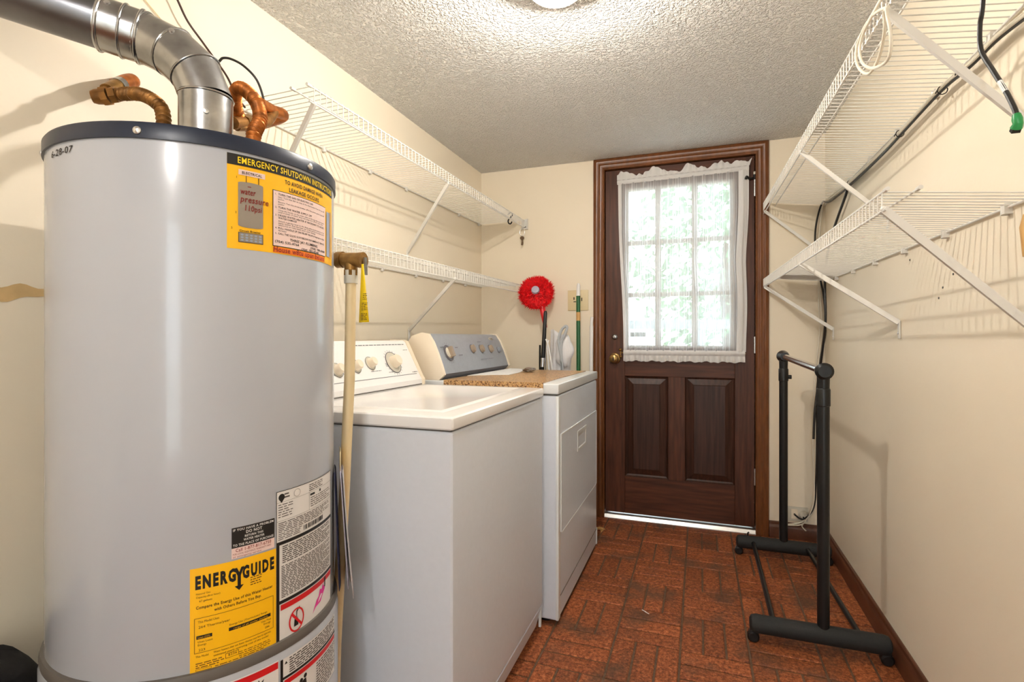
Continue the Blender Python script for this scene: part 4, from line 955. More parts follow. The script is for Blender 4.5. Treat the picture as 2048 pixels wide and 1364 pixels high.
# console: sloped face between two cream end caps
pA_, pB_ = Vector((-1.026, 0, 0.915)), Vector((-1.094, 0, 1.046))
prof_w = [(-1.018, WT), (-1.018, 0.903), (pA_.x, pA_.z), (pB_.x, pB_.z), (-1.104, 1.052), (-1.165, 1.052), (-1.192, WT)]
co = MB(); co.extrude(prof_w, 1, WY0+0.020, WY1-0.022); coo = co.build('console', M['consolew'], wa, angle=30)
for (a, b) in ((WY0+0.002, WY0+0.020), (WY1-0.022, WY1-0.002)):
    ec = MB(); ec.extrude([(x+0.003 if i < 4 else x, z+(0.003 if z > 1.0 else 0)) for i, (x, z) in enumerate(prof_w)], 1, a, b); ec.build('console_end', M['cream'], wa, angle=30)
MB().box(-1.0180, -1.0165, WY0+0.022, WY1-0.024, WT+0.0008, WT+0.0035).build('console_gap', M['gasket'], wa, smooth=False)
nW = Vector((pA_.z-pB_.z, 0, pA_.x-pB_.x)); nW = Vector((0.131, 0, 0.068)).normalized(); uW = Vector((pB_-pA_)).normalized()
def planefn(p0, ux, uz, n, lift): return lambda x, z: p0+ux*x+uz*z+n*lift
def dial(parent, c, n, r_ring, r_knob, h, mk, ring_m, nm='knob', seg=28, grip=False):
    rr_ = MB(); rr_.lathe([(r_ring, 0), (r_ring, 0.002), (r_ring-0.003, 0.003), (r_knob+0.001, 0.003)], c, n, seg); ro = rr_.build(nm+'_ring', ring_m, parent)
    k_ = MB(); k_.lathe([(r_knob*1.08, 0.002), (r_knob, h*0.35), (r_knob*0.92, h*0.85), (r_knob*0.75, h), (0, h)], c, n, seg)
    return k_.build(nm, mk, parent)
def ticks(parent, c, n, ux, uz, r, k0, k1, k, m):
    tb = kb()
    for i in range(k):
        a = k0+(k1-k0)*i/(k-1); d_ = ux*cos(a)+uz*sin(a); e_ = n.cross(d_)
        p_ = c+d_*r+n*0.0006; q_ = c+d_*(r+0.006)+n*0.0006
        tb.add([p_-e_*0.0008, p_+e_*0.0008, q_+e_*0.0008, q_-e_*0.0008], [(0, 1, 2, 3)])
    tb.build('dial_ticks', m, parent)
yv = Vector((0, 1, 0))
cW = on_plane(786, 725, pA_, nW)
dial(coo, cW, nW, 0.041, 0.023, 0.030, M['cream'], M['plate']); ticks(coo, cW, nW, yv, uW, 0.045, radians(-150), radians(150), 18, M['tick'])
rgk = MB(); e_ = nW.cross(yv).normalized(); rgk.tube([cW+nW*0.002+(yv*cos(2*pi*k/36)+e_*sin(2*pi*k/36))*0.0415 for k in range(36)], 0.0012, 6, closed=True); rgk.build('dial_outline', M['consoled'], coo)
for (u, v) in ((740, 727), (711, 733), (674, 741)):
    c_ = on_plane(u, v, pA_, nW); dial(coo, c_, nW, 0.024, 0.017, 0.024, M['cream'], M['plate'])
    rgk = MB(); rgk.tube([c_+nW*0.002+(yv*cos(2*pi*k/30)+e_*sin(2*pi*k/30))*0.0242 for k in range(30)], 0.0008, 6, closed=True); rgk.build('dial_outline', M['tick'], coo)
cp = kb(); f_ = planefn(pA_, yv, uW, nW, 0.0007)
rows(cp, 1.44, 1.78, 0.140, 0.134, 1, f_, 0.5, 51, 0.018); rows(cp, 1.50, 1.56, 0.040, 0.036, 1, f_, 0.5, 52, 0.012); rows(cp, 1.60, 1.66, 0.030, 0.026, 1, f_, 0.5, 53, 0.012); rows(cp, 1.30, 1.38, 0.040, 0.036, 1, f_, 0.5, 54, 0.012); rows(cp, 1.755, 1.79, 0.022, 0.016, 1, f_, 0.5, 55, 0.012)
rows(cp, 1.755, 1.79, 0.115, 0.111, 1, f_, 0.5, 56, 0.012); rows(cp, 1.60, 1.64, 0.065, 0.050, 3, f_, 0.4, 57, 0.012)
cp.add([f_(1.12, 0.010), f_(1.78, 0.010), f_(1.78, 0.012), f_(1.12, 0.012)], [(0, 1, 2, 3)])
cp.build('console_print', M['tick'], coo)
# ------------------------------------------------------------------ dryer
RX, RB, RY0, RY1, RT = -0.487, -1.180, 1.862, 2.640, 0.893
dr = thing('clothes_dryer', ((RX+RB)/2, (RY0+RY1)/2, 0), 'white front-loading clothes dryer with a grey control panel, beside the door', 'dryer')
cb = MB(); cb.box(RB, RX-0.004, RY0+0.003, RY1-0.003, 0.020, RT-0.044, 0.010, 3); cbo = cb.build('cabinet', M['appltex'], dr)
MB().box(RX-0.0042, RX-0.002, RY0+0.012, RY1-0.012, 0.098, 0.1005).build('kick_line', M['gasket'], cbo, smooth=False)
MB().box(RX-0.012, RX+0.0, RY0+0.0005, RY0+0.030, 0.022, RT-0.046, 0.004, 2).build('corner_post', M['appl'], dr)
MB().box(RX-0.010, RX-0.001, RY1-0.014, RY1-0.002, 0.022, 0.10).build('corner_tab', M['appl'], dr)
for yy in (RY0+0.05, RY1-0.05):
    for xx in (RX-0.06, RB+0.06): MB().lathe([(0.02, 0), (0.02, 0.010), (0.012, 0.014), (0.012, 0.03)], (xx, yy, 0), seg=14).build('foot', M['blackplastic'], dr)
MB().box(RB+0.004, RX-0.010, RY0+0.010, RY1-0.010, RT-0.045, RT-0.036).build('shadow_gap', M['gasket'], dr)
MB().box(RB, RX, RY0, RY1, RT-0.039, RT, 0.007, 3).build('top_panel', M['appl'], dr)
dd = MB(); YA, YBk = 1.906, 2.612
dpoly = [(YA, 0.700), (YBk, 0.696), (YBk, 0.335), (YBk-0.01, 0.331), (YA+0.01, 0.331), (YA, 0.337)]
dd.extrude(dpoly, 0, RX-0.005, RX-0.0005); ddo = dd.build('door', M['appltex'], dr, smooth=False)
gl = MB()
for (p_, q_) in zip(dpoly, dpoly[1:]+dpoly[:1]): gl.obox((RX-0.002, p_[0], p_[1]), (RX-0.002, q_[0], q_[1]), 0.004, 0.005, (1, 0, 0))
gl.build('door_edge', M['appl'], ddo, smooth=False)
hd = MB(); a, b, c, d = 2.178, 2.355, 0.580, 0.666; x0 = RX-0.0002
vs = [(x0+0.002, a, c), (x0+0.002, b, c), (x0+0.002, b, d), (x0+0.002, a, d), (x0+0.002, a+0.012, c+0.010), (x0+0.002, b-0.012, c+0.010), (x0+0.002, b-0.012, d-0.010), (x0+0.002, a+0.012, d-0.010), (x0-0.001, a+0.020, c+0.016), (x0-0.001, b-0.020, c+0.016), (x0-0.001, b-0.020, d-0.030), (x0-0.001, a+0.020, d-0.030),
      (x0, a, c), (x0, b, c), (x0, b, d), (x0, a, d)]
hd.add(vs, [(0,1,5,4), (1,2,6,5), (2,3,7,6), (3,0,4,7), (4,5,9,8), (5,6,10,9), (6,7,11,10), (7,4,8,11), (8,9,10,11), (0,1,13,12), (1,2,14,13), (2,3,15,14), (3,0,12,15)]); hd.build('handle', M['appl'], ddo, smooth=False)
prof_d = [(-0.962, 0.915), (-0.975, 0.955), (-0.992, 1.000), (-1.012, 1.042), (-1.034, 1.075), (-1.060, 1.080), (-1.105, 1.066), (-1.150, 1.00), (-1.165, RT+0.0003), (-0.985, RT+0.0003)]
co = MB(); co.extrude(prof_d, 1, RY0+0.020, RY1-0.018); dco = co.build('console', M['consoleg'], dr, angle=50)
MB().extrude([(-0.9605, 0.9165), (-0.963, 0.9120), (-0.984, RT+0.0006), (-0.986, RT+0.003), (-0.965, 0.9165)], 1, RY0+0.021, RY1-0.019).build('lower_lip', M['consoled'], dco, smooth=False)
for (a, b) in ((RY0+0.004, RY0+0.020), (RY1-0.018, RY1-0.004)):
    ec = MB(); cx_, cz_ = -1.06, 0.99
    ec.extrude([(x+(0.006 if x > -1.05 else 0), z+(0.004 if z > 1.0 else 0)) for x, z in prof_d], 1, a, b); ec.build('console_end', M['cream'], dr, angle=50)
pD = Vector((-0.992, 0, 1.000)); uD = (Vector((-1.012, 0, 1.042))-Vector((-0.975, 0, 0.955))).normalized(); nD = Vector((uD.z, 0, -uD.x))
c_ = on_plane(897, 706, pD, nD); ck = dial(dco, c_, nD, 0.036, 0.024, 0.010, M['plate'], M['consoled'])
pg = MB(); pg.obox(c_+nD*0.016-uD*0.022, c_+nD*0.016+uD*0.022, 0.020, 0.016, nD); pg.build('grip', M['taupe'], ck)
ticks(dco, c_, nD, yv, uD, 0.042, radians(-160), radians(160), 16, M['consoled'])
for i, (u, v) in enumerate(((944, 698), (962, 698), (980, 698), (996, 700))):
    c_ = on_plane(u, v, pD, nD); r_k = 0.019 if i < 3 else 0.014
    km = MB(); pts = [(cos(t_)*r_k*(0.62+0.10*cos(2*t_)), sin(t_)*r_k) for t_ in [2*pi*k/24 for k in range(24)]]
    vs = [c_+yv*a_+uD*b_+nD*0.0005 for a_, b_ in pts]+[c_+yv*a_*0.85+uD*b_*0.9+nD*0.016 for a_, b_ in pts]
    km.add(vs, [tuple(range(23, -1, -1)), tuple(range(24, 48))]+[(k, (k+1) % 24, 24+(k+1) % 24, 24+k) for k in range(24)])
    km.build('knob' if i < 3 else 'push_button', M['taupe'] if i < 3 else M['consoleg'], dco)
    rg = MB(); rg.tube([c_+yv*(cos(2*pi*k/24)*r_k*0.85)+uD*(sin(2*pi*k/24)*r_k*1.12)+nD*0.001 for k in range(24)], 0.0012, 6, closed=True); rg.build('knob_outline', M['consoled'], dco)
cp = kb(); f_ = planefn(pD, yv, uD, nD, 0.0022)
rows(cp, 2.31, 2.36, 0.048, 0.043, 1, f_, 0.5, 61, 0.012); rows(cp, 2.28, 2.44, -0.042, -0.045, 1, f_, 0.5, 62, 0.02); rows(cp, 1.915, 1.95, 0.028, 0.023, 1, f_, 0.6, 63, 0.012); rows(cp, 2.05, 2.075, 0.024, 0.018, 1, f_, 0.6, 64, 0.012); rows(cp, 2.06, 2.10, -0.012, -0.017, 1, f_, 0.6, 65, 0.012); cp.build('console_print', M['consoled'], dco)
bd = MB(); c_ = on_plane(980, 678, Vector((-1.024, 0, 1.060)), nD)+nD*0.003
bd.add([c_+yv*0.030*cos(2*pi*k/24)+uD*0.008*sin(2*pi*k/24) for k in range(24)], [tuple(range(24))]); bd.keep = True; bdo = bd.build('badge', M['plate'], dco, solid=0.001)
be = MB(); be.tube([c_+nD*0.0012+yv*0.016*cos(2*pi*k/20)+uD*0.003*sin(2*pi*k/20) for k in range(20)], 0.001, 6, closed=True); be.build('badge_mark', M['consoled'], bdo)
# cork mat with its flap, and what lies on it
mt = MB()
pc = [(-0.955, RY0+0.001), (-0.545, RY0+0.001), (-0.548, 2.10), (-0.538, 2.594), (-0.955, 2.600)]
vs = [(x, y, RT+0.0004) for x, y in pc]+[(x, y, RT+0.0034) for x, y in pc]
mt.add(vs, [(4, 3, 2, 1, 0), (5, 6, 7, 8, 9)]+[(i, (i+1) % 5, 5+(i+1) % 5, 5+i) for i in range(5)])
mt.box(-0.955, -0.545, RY0-0.0035, RY0-0.0008, RT-0.044, RT+0.0034)
single('cork_mat', mt, M['cork'], (-0.75, 2.2, RT), 'tan cork mat covering the top of the dryer', 'mat', smooth=False)
zc_ = RT+0.0042
pp = MB(); q = [at(u, v, Z, zc_) for u, v in ((952, 752), (1019, 737), (1052, 739), (1040, 745), (1018, 750), (985, 750))]
q[0] = Vector((max(q[0].x, -0.955), q[0].y, zc_)); q[0].x = -0.950; q[1].x = max(q[1].x, -0.952)
n_ = len(q); pp.add([(p_.x, p_.y, zc_) for p_ in q]+[(p_.x, p_.y, zc_+0.002) for p_ in q], [tuple(range(n_-1, -1, -1)), tuple(range(n_, 2*n_))]+[(i, (i+1) % n_, n_+(i+1) % n_, n_+i) for i in range(n_)])
single('paper_sheet', pp, M['paper'], (-0.88, 2.3, zc_), 'white sheet of paper on the cork mat under the dryer console', 'paper', smooth=False)
fo = MB(); c_ = at(1058, 741, Z, zc_+0.006); rr2 = random.Random(9)
bm = bmesh.new(); bmesh.ops.create_icosphere(bm, subdivisions=2, radius=1)
for v in bm.verts:
    k_ = 0.75+0.5*rr2.random(); v.co = Vector((c_.x+v.co.x*0.030*k_, c_.y+v.co.y*0.042*k_, c_.z+0.004+max(v.co.z, -0.7)*0.012*k_))
fo.frombm(bm); single('crumpled_foil', fo, M['foil'], (c_.x, c_.y, zc_), 'small crumpled grey foil scrap on the cork mat', 'foil scrap', smooth=False)

# ------------------------------------------------------------------ things standing between dryer and back wall
du = thing('fluffy_duster', (-0.86, 2.95, 0), 'bright red fluffy round duster standing behind the dryer', 'duster')
hc = at(1073, 587, Y, 2.985); HRd = 0.112
hd = MB(); rr3 = random.Random(4)
ax = Vector((0.15, -0.93, 0.33)).normalized(); u1 = ax.orthogonal().normalized(); u2 = ax.cross(u1)
hd.lathe([(0.0, -0.030), (0.06, -0.028), (0.095, -0.012), (0.100, 0.006), (0.075, 0.030), (0.030, 0.044), (0.0, 0.046)], hc, ax, 36)
hdo = hd.build('head', M['redfluff'], du)
ff = MB()
for k in range(2600):
    a = rr3.random()*2*pi; r_ = sqrt(rr3.random())*0.100; hgt = 0.045*(1-(r_/0.105)**2)
    base = hc+(u1*cos(a)+u2*sin(a))*r_+ax*(hgt*rr3.choice((1, 1, 1, -0.5)))
    dv_ = ((u1*cos(a)+u2*sin(a))*(0.35+r_*9)+ax*(0.5+0.5*rr3.random())+Vector((rr3.uniform(-.5, .5), rr3.uniform(-.5, .5), rr3.uniform(-.5, .5)))).normalized()
    l_ = 0.014+0.012*rr3.random(); s_ = dv_.orthogonal().normalized()*0.0028
    ff.add([base-s_, base+s_, base+dv_*l_], [(0, 1, 2)])
ff.keep = True; fo_ = ff.build('fibres', M['redfluff'], hdo, smooth=False); fo_['kind'] = 'stuff'
MB().lathe([(0.026, 0.044), (0.022, 0.060), (0.010, 0.063), (0, 0.063)], hc, ax, 16).build('hub', M['bluepaper'], hdo, label='pale hub')
h0 = at(1083, 606, Y, 2.972); h1 = at(1091, 655, Y, 2.95); h2 = Vector((-0.845, 2.93, 0.0))
MB().tube([h0, h0+(h1-h0)*0.4, h1], [0.020, 0.017, 0.010], 14).build('grip', M['redplastic'], du)
MB().tube([h1, h2], 0.006, 10).build('pole', M['chrome'], du)
bp2 = thing('extension_pole', (-0.845, 2.86, 0), 'black extension pole with a grip, leaning beside the red duster', 'pole')
t0 = at(1091, 622, Y, 2.92); t1 = at(1086, 716, Y, 2.89); t2 = at(1085, 734, Y, 2.885); t3 = Vector((t2.x-0.01, 2.86, 0.0))
MB().tube([t0, t0+(t1-t0)*0.05, t1], [0.007, 0.0105, 0.0125], 14).build('grip', M['blackplastic'], bp2)
MB().tube([t1, t2], 0.0115, 14).build('locking_collar', M['chrome'], bp2)
MB().tube([t2, t3], 0.0095, 12).build('shaft', M['blackplastic'], bp2)
sp = MB(); a = at(1080, 690, Y, 3.03); sp.tube([a, Vector((a.x, 3.02, 0.0))], 0.006, 10); single('thin_rod', sp, M['blackplastic'], (a.x, 3.02, 0), 'thin black rod behind the black extension pole', 'rod')
gb = thing('broom_handle', (-0.655, 2.93, 0), 'green broom handle with a white tip, in front of the ivory outlet', 'broom')
g0 = at(1157, 567, Y, 3.055); g1 = at(1156.5, 592, Y, 3.050); g2 = Vector((-0.650, 2.94, 0.02))
MB().tube([g0, g0+(g1-g0)*0.15, g1], [0.007, 0.0105, 0.0120], 16).build('white_tip', M['paper'], gb)
MB().tube([g1, g2], 0.0120, 16).build('shaft', M['green'], gb)
m0 = g1+(g2-g1)*0.075; m1 = g1+(g2-g1)*0.115; MB().tube([m0, m1], 0.0122, 16).build('shaft_sticker', M['tan'], gb)
MB().box(-0.735, -0.565, 2.915, 2.965, 0.0, 0.06, 0.006, 2).build('brush_head', M['green'], gb)
ws = MB(); a = at(1184, 634, Y, 3.06); ws.tube([a, at(1183, 652, Y, 3.058)], 0.0085, 12); ws.tube([at(1183, 652, Y, 3.058), Vector((-0.605, 3.03, 0.0))], 0.011, 12)
single('white_stick', ws, M['paper'], (-0.605, 3.03, 0), 'white stick leaning on the wall beside the door casing', 'stick')
hb = thing('laundry_hamper', (-0.735, 2.84, 0), 'folded white cloth laundry hamper with grey binding, behind the dryer', 'hamper')
def hamp(u, v):
    a = u*2*pi; zt = 1.06-0.05*cos(a-0.6)
    wv = 1+0.10*sin(3*a+v*6)+0.06*sin(7*a-v*9)
    k_ = (0.75+0.25*sin(pi*min(v*1.15, 1)))*wv
    return (-0.735+0.072*cos(a)*k_, 2.86+0.062*sin(a)*k_, v*zt)
hm = MB(); hm.grid(hamp, 40, 40); hm.keep = True; hm.build('bag', M['cloth'], hb, solid=0.002, angle=180)
hm2 = MB()
def lob(u, v):
    a = u*2*pi; b = v*pi; return Vector((-0.700+0.050*sin(b)*cos(a)*(1+0.12*sin(5*b+a)), 2.80+0.035*sin(b)*sin(a), 0.99+0.090*cos(b)*(1+0.05*sin(4*a))))
hm2.grid(lob, 24, 18); hm2.build('stuffed_cloth', M['cloth'], hb)
lp = [at(u, v, Y, 2.76) for u, v in ((1125, 742), (1120, 700), (1117, 680), (1122, 662), (1130, 653), (1134, 655), (1130, 668), (1124, 680), (1122, 700), (1124, 742))]
gl = MB(); gl.tube(smooth_path(lp, 6), 0.0075, 10); gl.build('binding_loop', M['greyfab'], hb)
wire_pts = [at(u, v, Y, 2.79) for u, v in ((1105, 742), (1101, 715), (1096, 690), (1092, 678))]
wl = MB(); wl.tube(smooth_path(wire_pts, 5), 0.005, 8); wl.tube(smooth_path([at(u, v, Y, 2.80) for u, v in ((1098, 742), (1096, 715), (1094, 695), (1097, 680))], 5), 0.004, 8); wl.build('edge_binding', M['paper'], hb)

# outlets
ol = thing('dryer_outlet', (-0.689, D, 1.2865), 'square ivory dryer outlet plate on the back wall', 'outlet')
MB().box(-0.752, -0.626, D-0.006, D-0.0003, 1.225, 1.348, 0.003, 2).build('plate', M['ivory'], ol)
oh = MB(); oh.box(-0.716, -0.710, D-0.0068, D-0.0058, 1.290, 1.306); oh.box(-0.716, -0.700, D-0.0068, D-0.0058, 1.276, 1.281); oh.box(-0.668, -0.663, D-0.0068, D-0.0058, 1.282, 1.302); oh.box(-0.692, -0.686, D-0.0068, D-0.0058, 1.262, 1.272); oh.build('slots', M['darkcav'], ol)
lo = thing('low_outlet', (0.47, D, 0.135), 'grey-white double outlet plate low on the back wall behind the clothes rack', 'outlet')
MB().box(0.405, 0.534, D-0.007, D-0.0003, 0.096, 0.172, 0.003, 2).build('plate', M['plate'], lo)
MB().box(0.455, 0.485, D-0.0085, D-0.0065, 0.108, 0.160, 0.001, 1).build('switch_frame', M['cream'], lo)
MB().lathe([(0.022, 0), (0.022, 0.010), (0.016, 0.022), (0, 0.024)], (0.512, D-0.007, 0.135), (0, -1, 0), 20).build('jack', M['plate'], lo)
for k, (x, z) in enumerate(((0.470, 0.134), (0.508, 0.128), (0.418, 0.128), (0.418, 0.142))): MB().lathe([(0.0042, 0), (0.004, 0.0025), (0, 0.003)], (x, D-(0.0085 if k != 1 else 0.031), z), (0, -1, 0), 10).build('socket', M['darkcav'], lo)

# ------------------------------------------------------------------ clothes rack
NY, FY = 2.010, 2.795; NX, FX = 0.392, 0.378
rk = thing('clothes_rack', (0.385, 2.40, 0), 'black rolling clothes rack with chrome top bar standing by the right wall', 'clothes rack')
for (yy, xa, xb, xp, zt) in ((NY, 0.165, 0.585, NX, 0.951), (FY, 0.170, 0.578, FX, 0.973)):
    zb = 0.064
    foam = MB(); foam.tube([(xa, yy, zb), (xa+0.006, yy, zb), (xa+0.02, yy, zb), (xb-0.02, yy, zb), (xb-0.006, yy, zb), (xb, yy, zb)], [0.018, 0.027, 0.031, 0.031, 0.027, 0.018], 20)
    fo2 = foam.build('base_bar', M['foam'], rk)
    for xx in (xa+0.012, xb-0.012):
        wb_ = MB(); wb_.tube([(xx, yy-0.014, 0.0195), (xx, yy-0.009, 0.0195), (xx, yy+0.009, 0.0195), (xx, yy+0.014, 0.0195)], [0.014, 0.0195, 0.0195, 0.014], 18); wb_.box(xx-0.013, xx+0.013, yy-0.010, yy+0.010, 0.020, 0.042, 0.004, 2)
        wb_.build('caster', M['blackplastic'], rk)
    MB().tube([(xp, yy, zb), (xp, yy, zt-0.115)], 0.0188, 20).build('pole', M['blackplastic'], rk)
    MB().tube([(xp, yy, zt-0.118), (xp, yy, zt-0.116), (xp, yy, zt-0.062), (xp, yy, zt-0.058)], [0.0195, 0.0215, 0.0215, 0.0195], 20).build('height_collar', M['blackplastic'], rk)
    MB().tube([(xp, yy, zt-0.060), (xp, yy, zt)], [0.0185, 0.0200], 20).build('upper_pole', M['blackplastic'], rk)
    tc_ = MB(); s_ = -1 if yy == NY else 1
    tc_.tube([(xp, yy-s_*0.045, zt), (xp, yy-s_*0.010, zt), (xp, yy+s_*0.018, zt), (xp, yy+s_*0.026, zt)], [0.0190, 0.0250, 0.0285, 0.020], 24); tc_.build('corner_joint', M['blackplastic'], rk)
kb2 = MB(); kb2.cyl((FX+0.016, FY, 0.985-0.11), (FX+0.034, FY, 0.985-0.11), 0.010, 12); kb2.build('clamp_knob', M['blackplastic'], rk)
MB().tube([(NX, NY+0.03, 0.951), (FX, FY-0.03, 0.973)], 0.0135, 20).build('top_bar', M['chrome'], rk)
for (x0, x1) in ((0.243, 0.245), (0.505, 0.475)): MB().tube([(x0, NY, 0.070), (x1, FY, 0.070)], 0.0095, 14).build('tie_rod', M['blackplastic'], rk)
MB().tube([(0.222, FY, 0.088), (0.222, FY, 0.108), (0.228, FY, 0.112)], 0.004, 8).build('hook_pin', M['blackplastic'], rk)

# ------------------------------------------------------------------ cables on the right
cab = [(2080, 8), (2048, 30), (1990, 76), (1940, 126), (1880, 177), (1800, 264), (1760, 307), (1700, 364), (1660, 396)]
def along(dx, dv, extra):
    pts = [at(u, v+dv, X, XR-0.020-dx) for u, v in cab]
    return [Vector((pts[0].x, y, pts[0].z+0.004)) for y in (0.50, 0.75, 1.0)]+pts+extra
ybk = D-0.022
low1 = [at(u, v, Y, ybk-0.006) for u, v in ((1645, 405), (1634, 440), (1630, 480), (1634, 530), (1647, 590), (1651, 660), (1641, 720), (1633, 790), (1634, 860), (1632, 960), (1627, 1015), (1606, 1038), (1589, 1029))]
low2 = [at(u, v, Y, ybk) for u, v in ((1648, 408), (1641, 450), (1639, 520), (1641, 600), (1644, 660), (1638, 720), (1632, 800), (1632, 900), (1631, 970), (1627, 1020), (1604, 1044), (1572, 1049))]
low3 = [at(u, v, Y, ybk-0.008) for u, v in ((1647, 408), (1640, 450), (1636, 520), (1637, 600), (1639, 660), (1633, 725), (1627, 800), (1626, 900), (1628, 1000), (1612, 1040), (1600, 1050), (1570, 1050))]
cable('black_cable', along(0.004, 7, [])+low1, 0.0045, M['blackcable'], 'black cable tied along the upper right shelf and down the corner into the low outlet', 'cable', base=low1[-1])
cable('white_cable', along(0.006, -2, [])+low2, 0.0036, M['whitecable'], 'white cable tied along the upper right shelf and down the corner, nearer the corner', 'cable', base=low2[-1])
cable('white_cable', along(0.010, 1, [])+low3, 0.0032, M['whitecable'], 'second white cable hanging in front of the other down the corner by the rack', 'cable', base=low3[-1])
bd_ = [at(u, v, X, XR-0.018) for u, v in ((1728, 340), (1700, 366), (1690, 395), (1672, 445))]+[at(u, v, X, XR-0.03) for u, v in ((1658, 490), (1650, 560), (1651, 640), (1645, 700))]+[at(1639, 745, Y, ybk), at(1630, 820, Y, ybk-0.02), at(1627, 878, Y, ybk-0.02)]
cable('thick_black_cable', bd_, 0.0058, M['blackcable'], 'thick black cable dropping from the shelf back across the right corner', 'cable')
tl = MB(); tl.tube(smooth_path([at(u, v, Y, ybk-0.012) for u, v in ((1612, 1042), (1604, 1052), (1612, 1062))], 5), 0.003, 8); tlo = single('loose_cable_end', tl, M['whitecable'], at(1612, 1062, Y, ybk-0.012), 'short loose cable end hanging below the low outlet', 'cable')
zt_ = 0
for (u, v, nm) in ((1925, 143, 'bundle under the near shelf brace'), (1885, 180, 'bundle between the two near clips'), (1800, 267, 'bundle at mid shelf'), (1700, 366, 'bundle where the thick cable leaves')):
    c_ = at(u, v, X, XR-0.024); d_ = Vector((0, 0.92, 0.05)).normalized(); a_ = Vector((1, 0, 0)); b_ = d_.cross(a_)
    zb = MB(); zb.tube([c_+(a_*cos(2*pi*k/16)+b_*sin(2*pi*k/16))*0.0108 for k in range(16)], 0.0013, 6, closed=True); zb.tube([c_-a_*0.012, c_-a_*0.018+Vector((0, -0.010, -0.010))], 0.0015, 6)
    single('cable_tie', zb, M['blackcable'], c_, 'black cable tie round the cable '+nm, 'cable tie')
hg = thing('hanging_cable', at(2032, 262, X, 0.42), 'black cable with a green connector dangling at the top right', 'cable')
hpts = [Vector((0.42, 1.03, 1.78))]+[at(u, v, X, 0.42) for u, v in ((1966, 0), (1960, 50), (1962, 100), (1985, 140), (2010, 180), (2028, 215), (2035, 236))]
hpts[0] = Vector((0.425, 1.02, 1.764))
MB().tube(smooth_path(hpts, 6), 0.0034, 10).build('cord', M['blackcable'], hg)
a = at(2033, 229, X, 0.42); b = at(2036, 247, X, 0.42); c = at(2030, 262, X, 0.42)
gpl = MB(); gpl.tube([a, a+(b-a)*0.5, b, b+(c-b)*0.6], [0.0048, 0.0062, 0.0058, 0.0070], 12); gpl.build('connector', M['greenplug'], hg)
MB().obox(b+(c-b)*0.5, c+(c-b)*0.15, 0.010, 0.008).build('plug_tip', M['blackplastic'], hg)
lb = MB(); lb.tube([at(2000, 164, X, 0.42), at(2012, 184, X, 0.42)], 0.0037, 10); lb.build('cord_label', M['paper'], hg)
xk = 0.349
ck = [(1777, 14), (1757, 22), (1738, 40), (1722, 70), (1712, 105), (1714, 128), (1724, 143), (1738, 147), (1752, 128), (1762, 100), (1769, 62), (1769, 26), (1772, 18), (1774, 30), (1780, 60), (1782, 92), (1776, 118), (1760, 132), (1740, 136), (1724, 124), (1719, 98), (1728, 64), (1748, 26), (1762, 0), (1774, -12)]
cp3 = [at(u, v, X, xk-0.010+0.004*sin(i*0.9)) for i, (u, v) in enumerate(ck)]
mbk = MB(); mbk.tube(smooth_path(cp3, 6), 0.0031, 10); single('coiled_cable', mbk, M['whitecable'], cp3[6], 'looped white cable hung on the front lip of the upper right shelf', 'cable')
# booklet on the lower right shelf, tan handle at the frame edge
zb = lerp(1.366, 1.374)
bk_ = thing('booklet', (0.50, 2.90, 1.372), 'grey-covered booklet lying on the far end of the lower right shelf', 'booklet')
slope = lambda x: 1.356+(0.6127-x)/(0.6127-0.325)*0.017+0.0026
for k, (z_, nm, m_) in enumerate(((0.0, 'cover', 'papergrey'), (0.004, 'pages', 'paper'))):
    q = [(0.36, 2.86), (0.58, 2.80), (0.60, 3.00), (0.40, 3.05)]
    b_ = MB(); b_.add([(x, y, slope(x)+z_) for x, y in q]+[(x, y, slope(x)+z_+0.0038) for x, y in q], [(3, 2, 1, 0), (4, 5, 6, 7), (0, 1, 5, 4), (1, 2, 6, 5), (2, 3, 7, 6), (3, 0, 4, 7)]); b_.build(nm, M[m_], bk_, smooth=False)
tn = MB(); a = at(2057, 428, X, 0.594); b = at(2059, 512, X, 0.594); tn.tube([a, a+(b-a)*0.3, b], [0.008, 0.0135, 0.010], 12); tn.tube([Vector((a.x+0.006, a.y, 1.337)), a], 0.002, 6)
single('wooden_handle', tn, M['tan'], b, 'tan wooden handle hanging under the lower right shelf at the photo edge', 'handle')

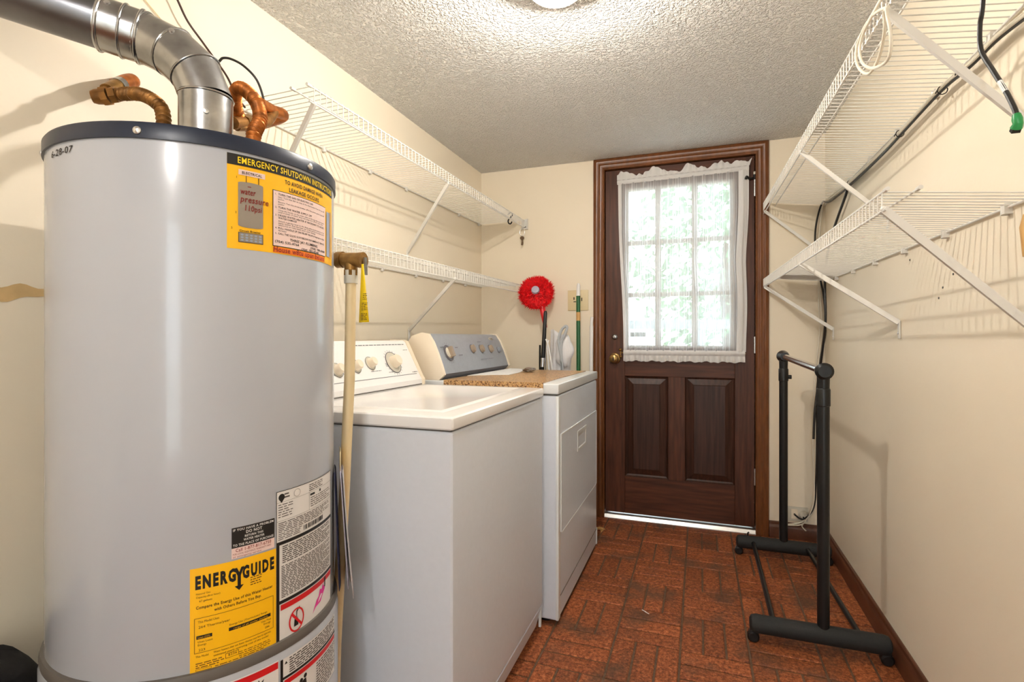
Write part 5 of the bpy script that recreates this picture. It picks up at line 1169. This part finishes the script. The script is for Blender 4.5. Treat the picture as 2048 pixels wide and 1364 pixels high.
# ------------------------------------------------------------------ low odds and ends
bg_ = thing('black_bag', (-1.22, 0.46, 0), 'black nylon bag with grey piping on the floor left of the heater', 'bag')
def bag(u, v):
    a = u*2*pi; k_ = sin(pi*(0.10+0.83*v))**0.22
    return (-1.220+0.090*cos(a)*k_*(1+0.04*sin(5*a)), 0.460+0.235*sin(a)*k_, 0.465*v+0.02*sin(3*a+1)*v)
bb = MB(); bb.grid(bag, 40, 24); bb.add([bag(k/40, 0) for k in range(40)], [tuple(range(40))]); bb.add([bag(k/40, 1) for k in range(40)], [tuple(range(40))]); bb.build('body', M['darkbag'], bg_, angle=80)
pp_ = MB(); pp_.tube([Vector(bag(k/60, 0.74))+Vector((0.004*cos(2*pi*k/60), 0.004*sin(2*pi*k/60), 0)) for k in range(60)], 0.006, 8, closed=True); pp_.build('piping', M['greyfab'], bg_)
for k, (u, v, an) in enumerate(((1288, 1222, 0.6), (1294, 1226, 0.65))):
    c_ = at(u, v, Z, 0.0012); lt = MB(); d_ = Vector((cos(an), -sin(an), 0))*0.010; lt.obox(c_-d_+Vector((0, 0, 0.0008)), c_+d_+Vector((0, 0, 0.0008)), 0.0025, 0.0012)
    single('paper_scrap', lt, M['paper'], c_, 'tiny white paper scrap on the brick floor, the '+('left' if k == 0 else 'right')+' one of the two', 'scrap', smooth=False)
lf = MB(); c_ = at(1204, 1062, Z, 0.001)
for k in range(3):
    d_ = Vector((0.03*sin(k*2.1), 0.03*cos(k*1.7)+0.01*k, 0)); e_ = Vector((d_.y, -d_.x, 0)).normalized()*0.010; o_ = c_+Vector((-0.008*k, 0.012*k, 0.001+0.002*k))
    lf.add([o_-d_, o_+e_+Vector((0, 0, 0.006)), o_+d_, o_-e_+Vector((0, 0, 0.006))], [(0, 1, 2), (0, 2, 3)])
lf.keep = True; single('dry_leaves', lf, M['tan'], c_, 'curled dry tan leaves on the floor at the dryer corner by the door', 'leaves', smooth=False, solid=0.0006)
for o in list(C.objects):
    n_ = o.name.split('.')[0]
    if n_.endswith(('print', 'lettering', 'ticks', 'drawing', 'handwriting', 'slots', 'marker_date')): o['kind'] = 'stuff'
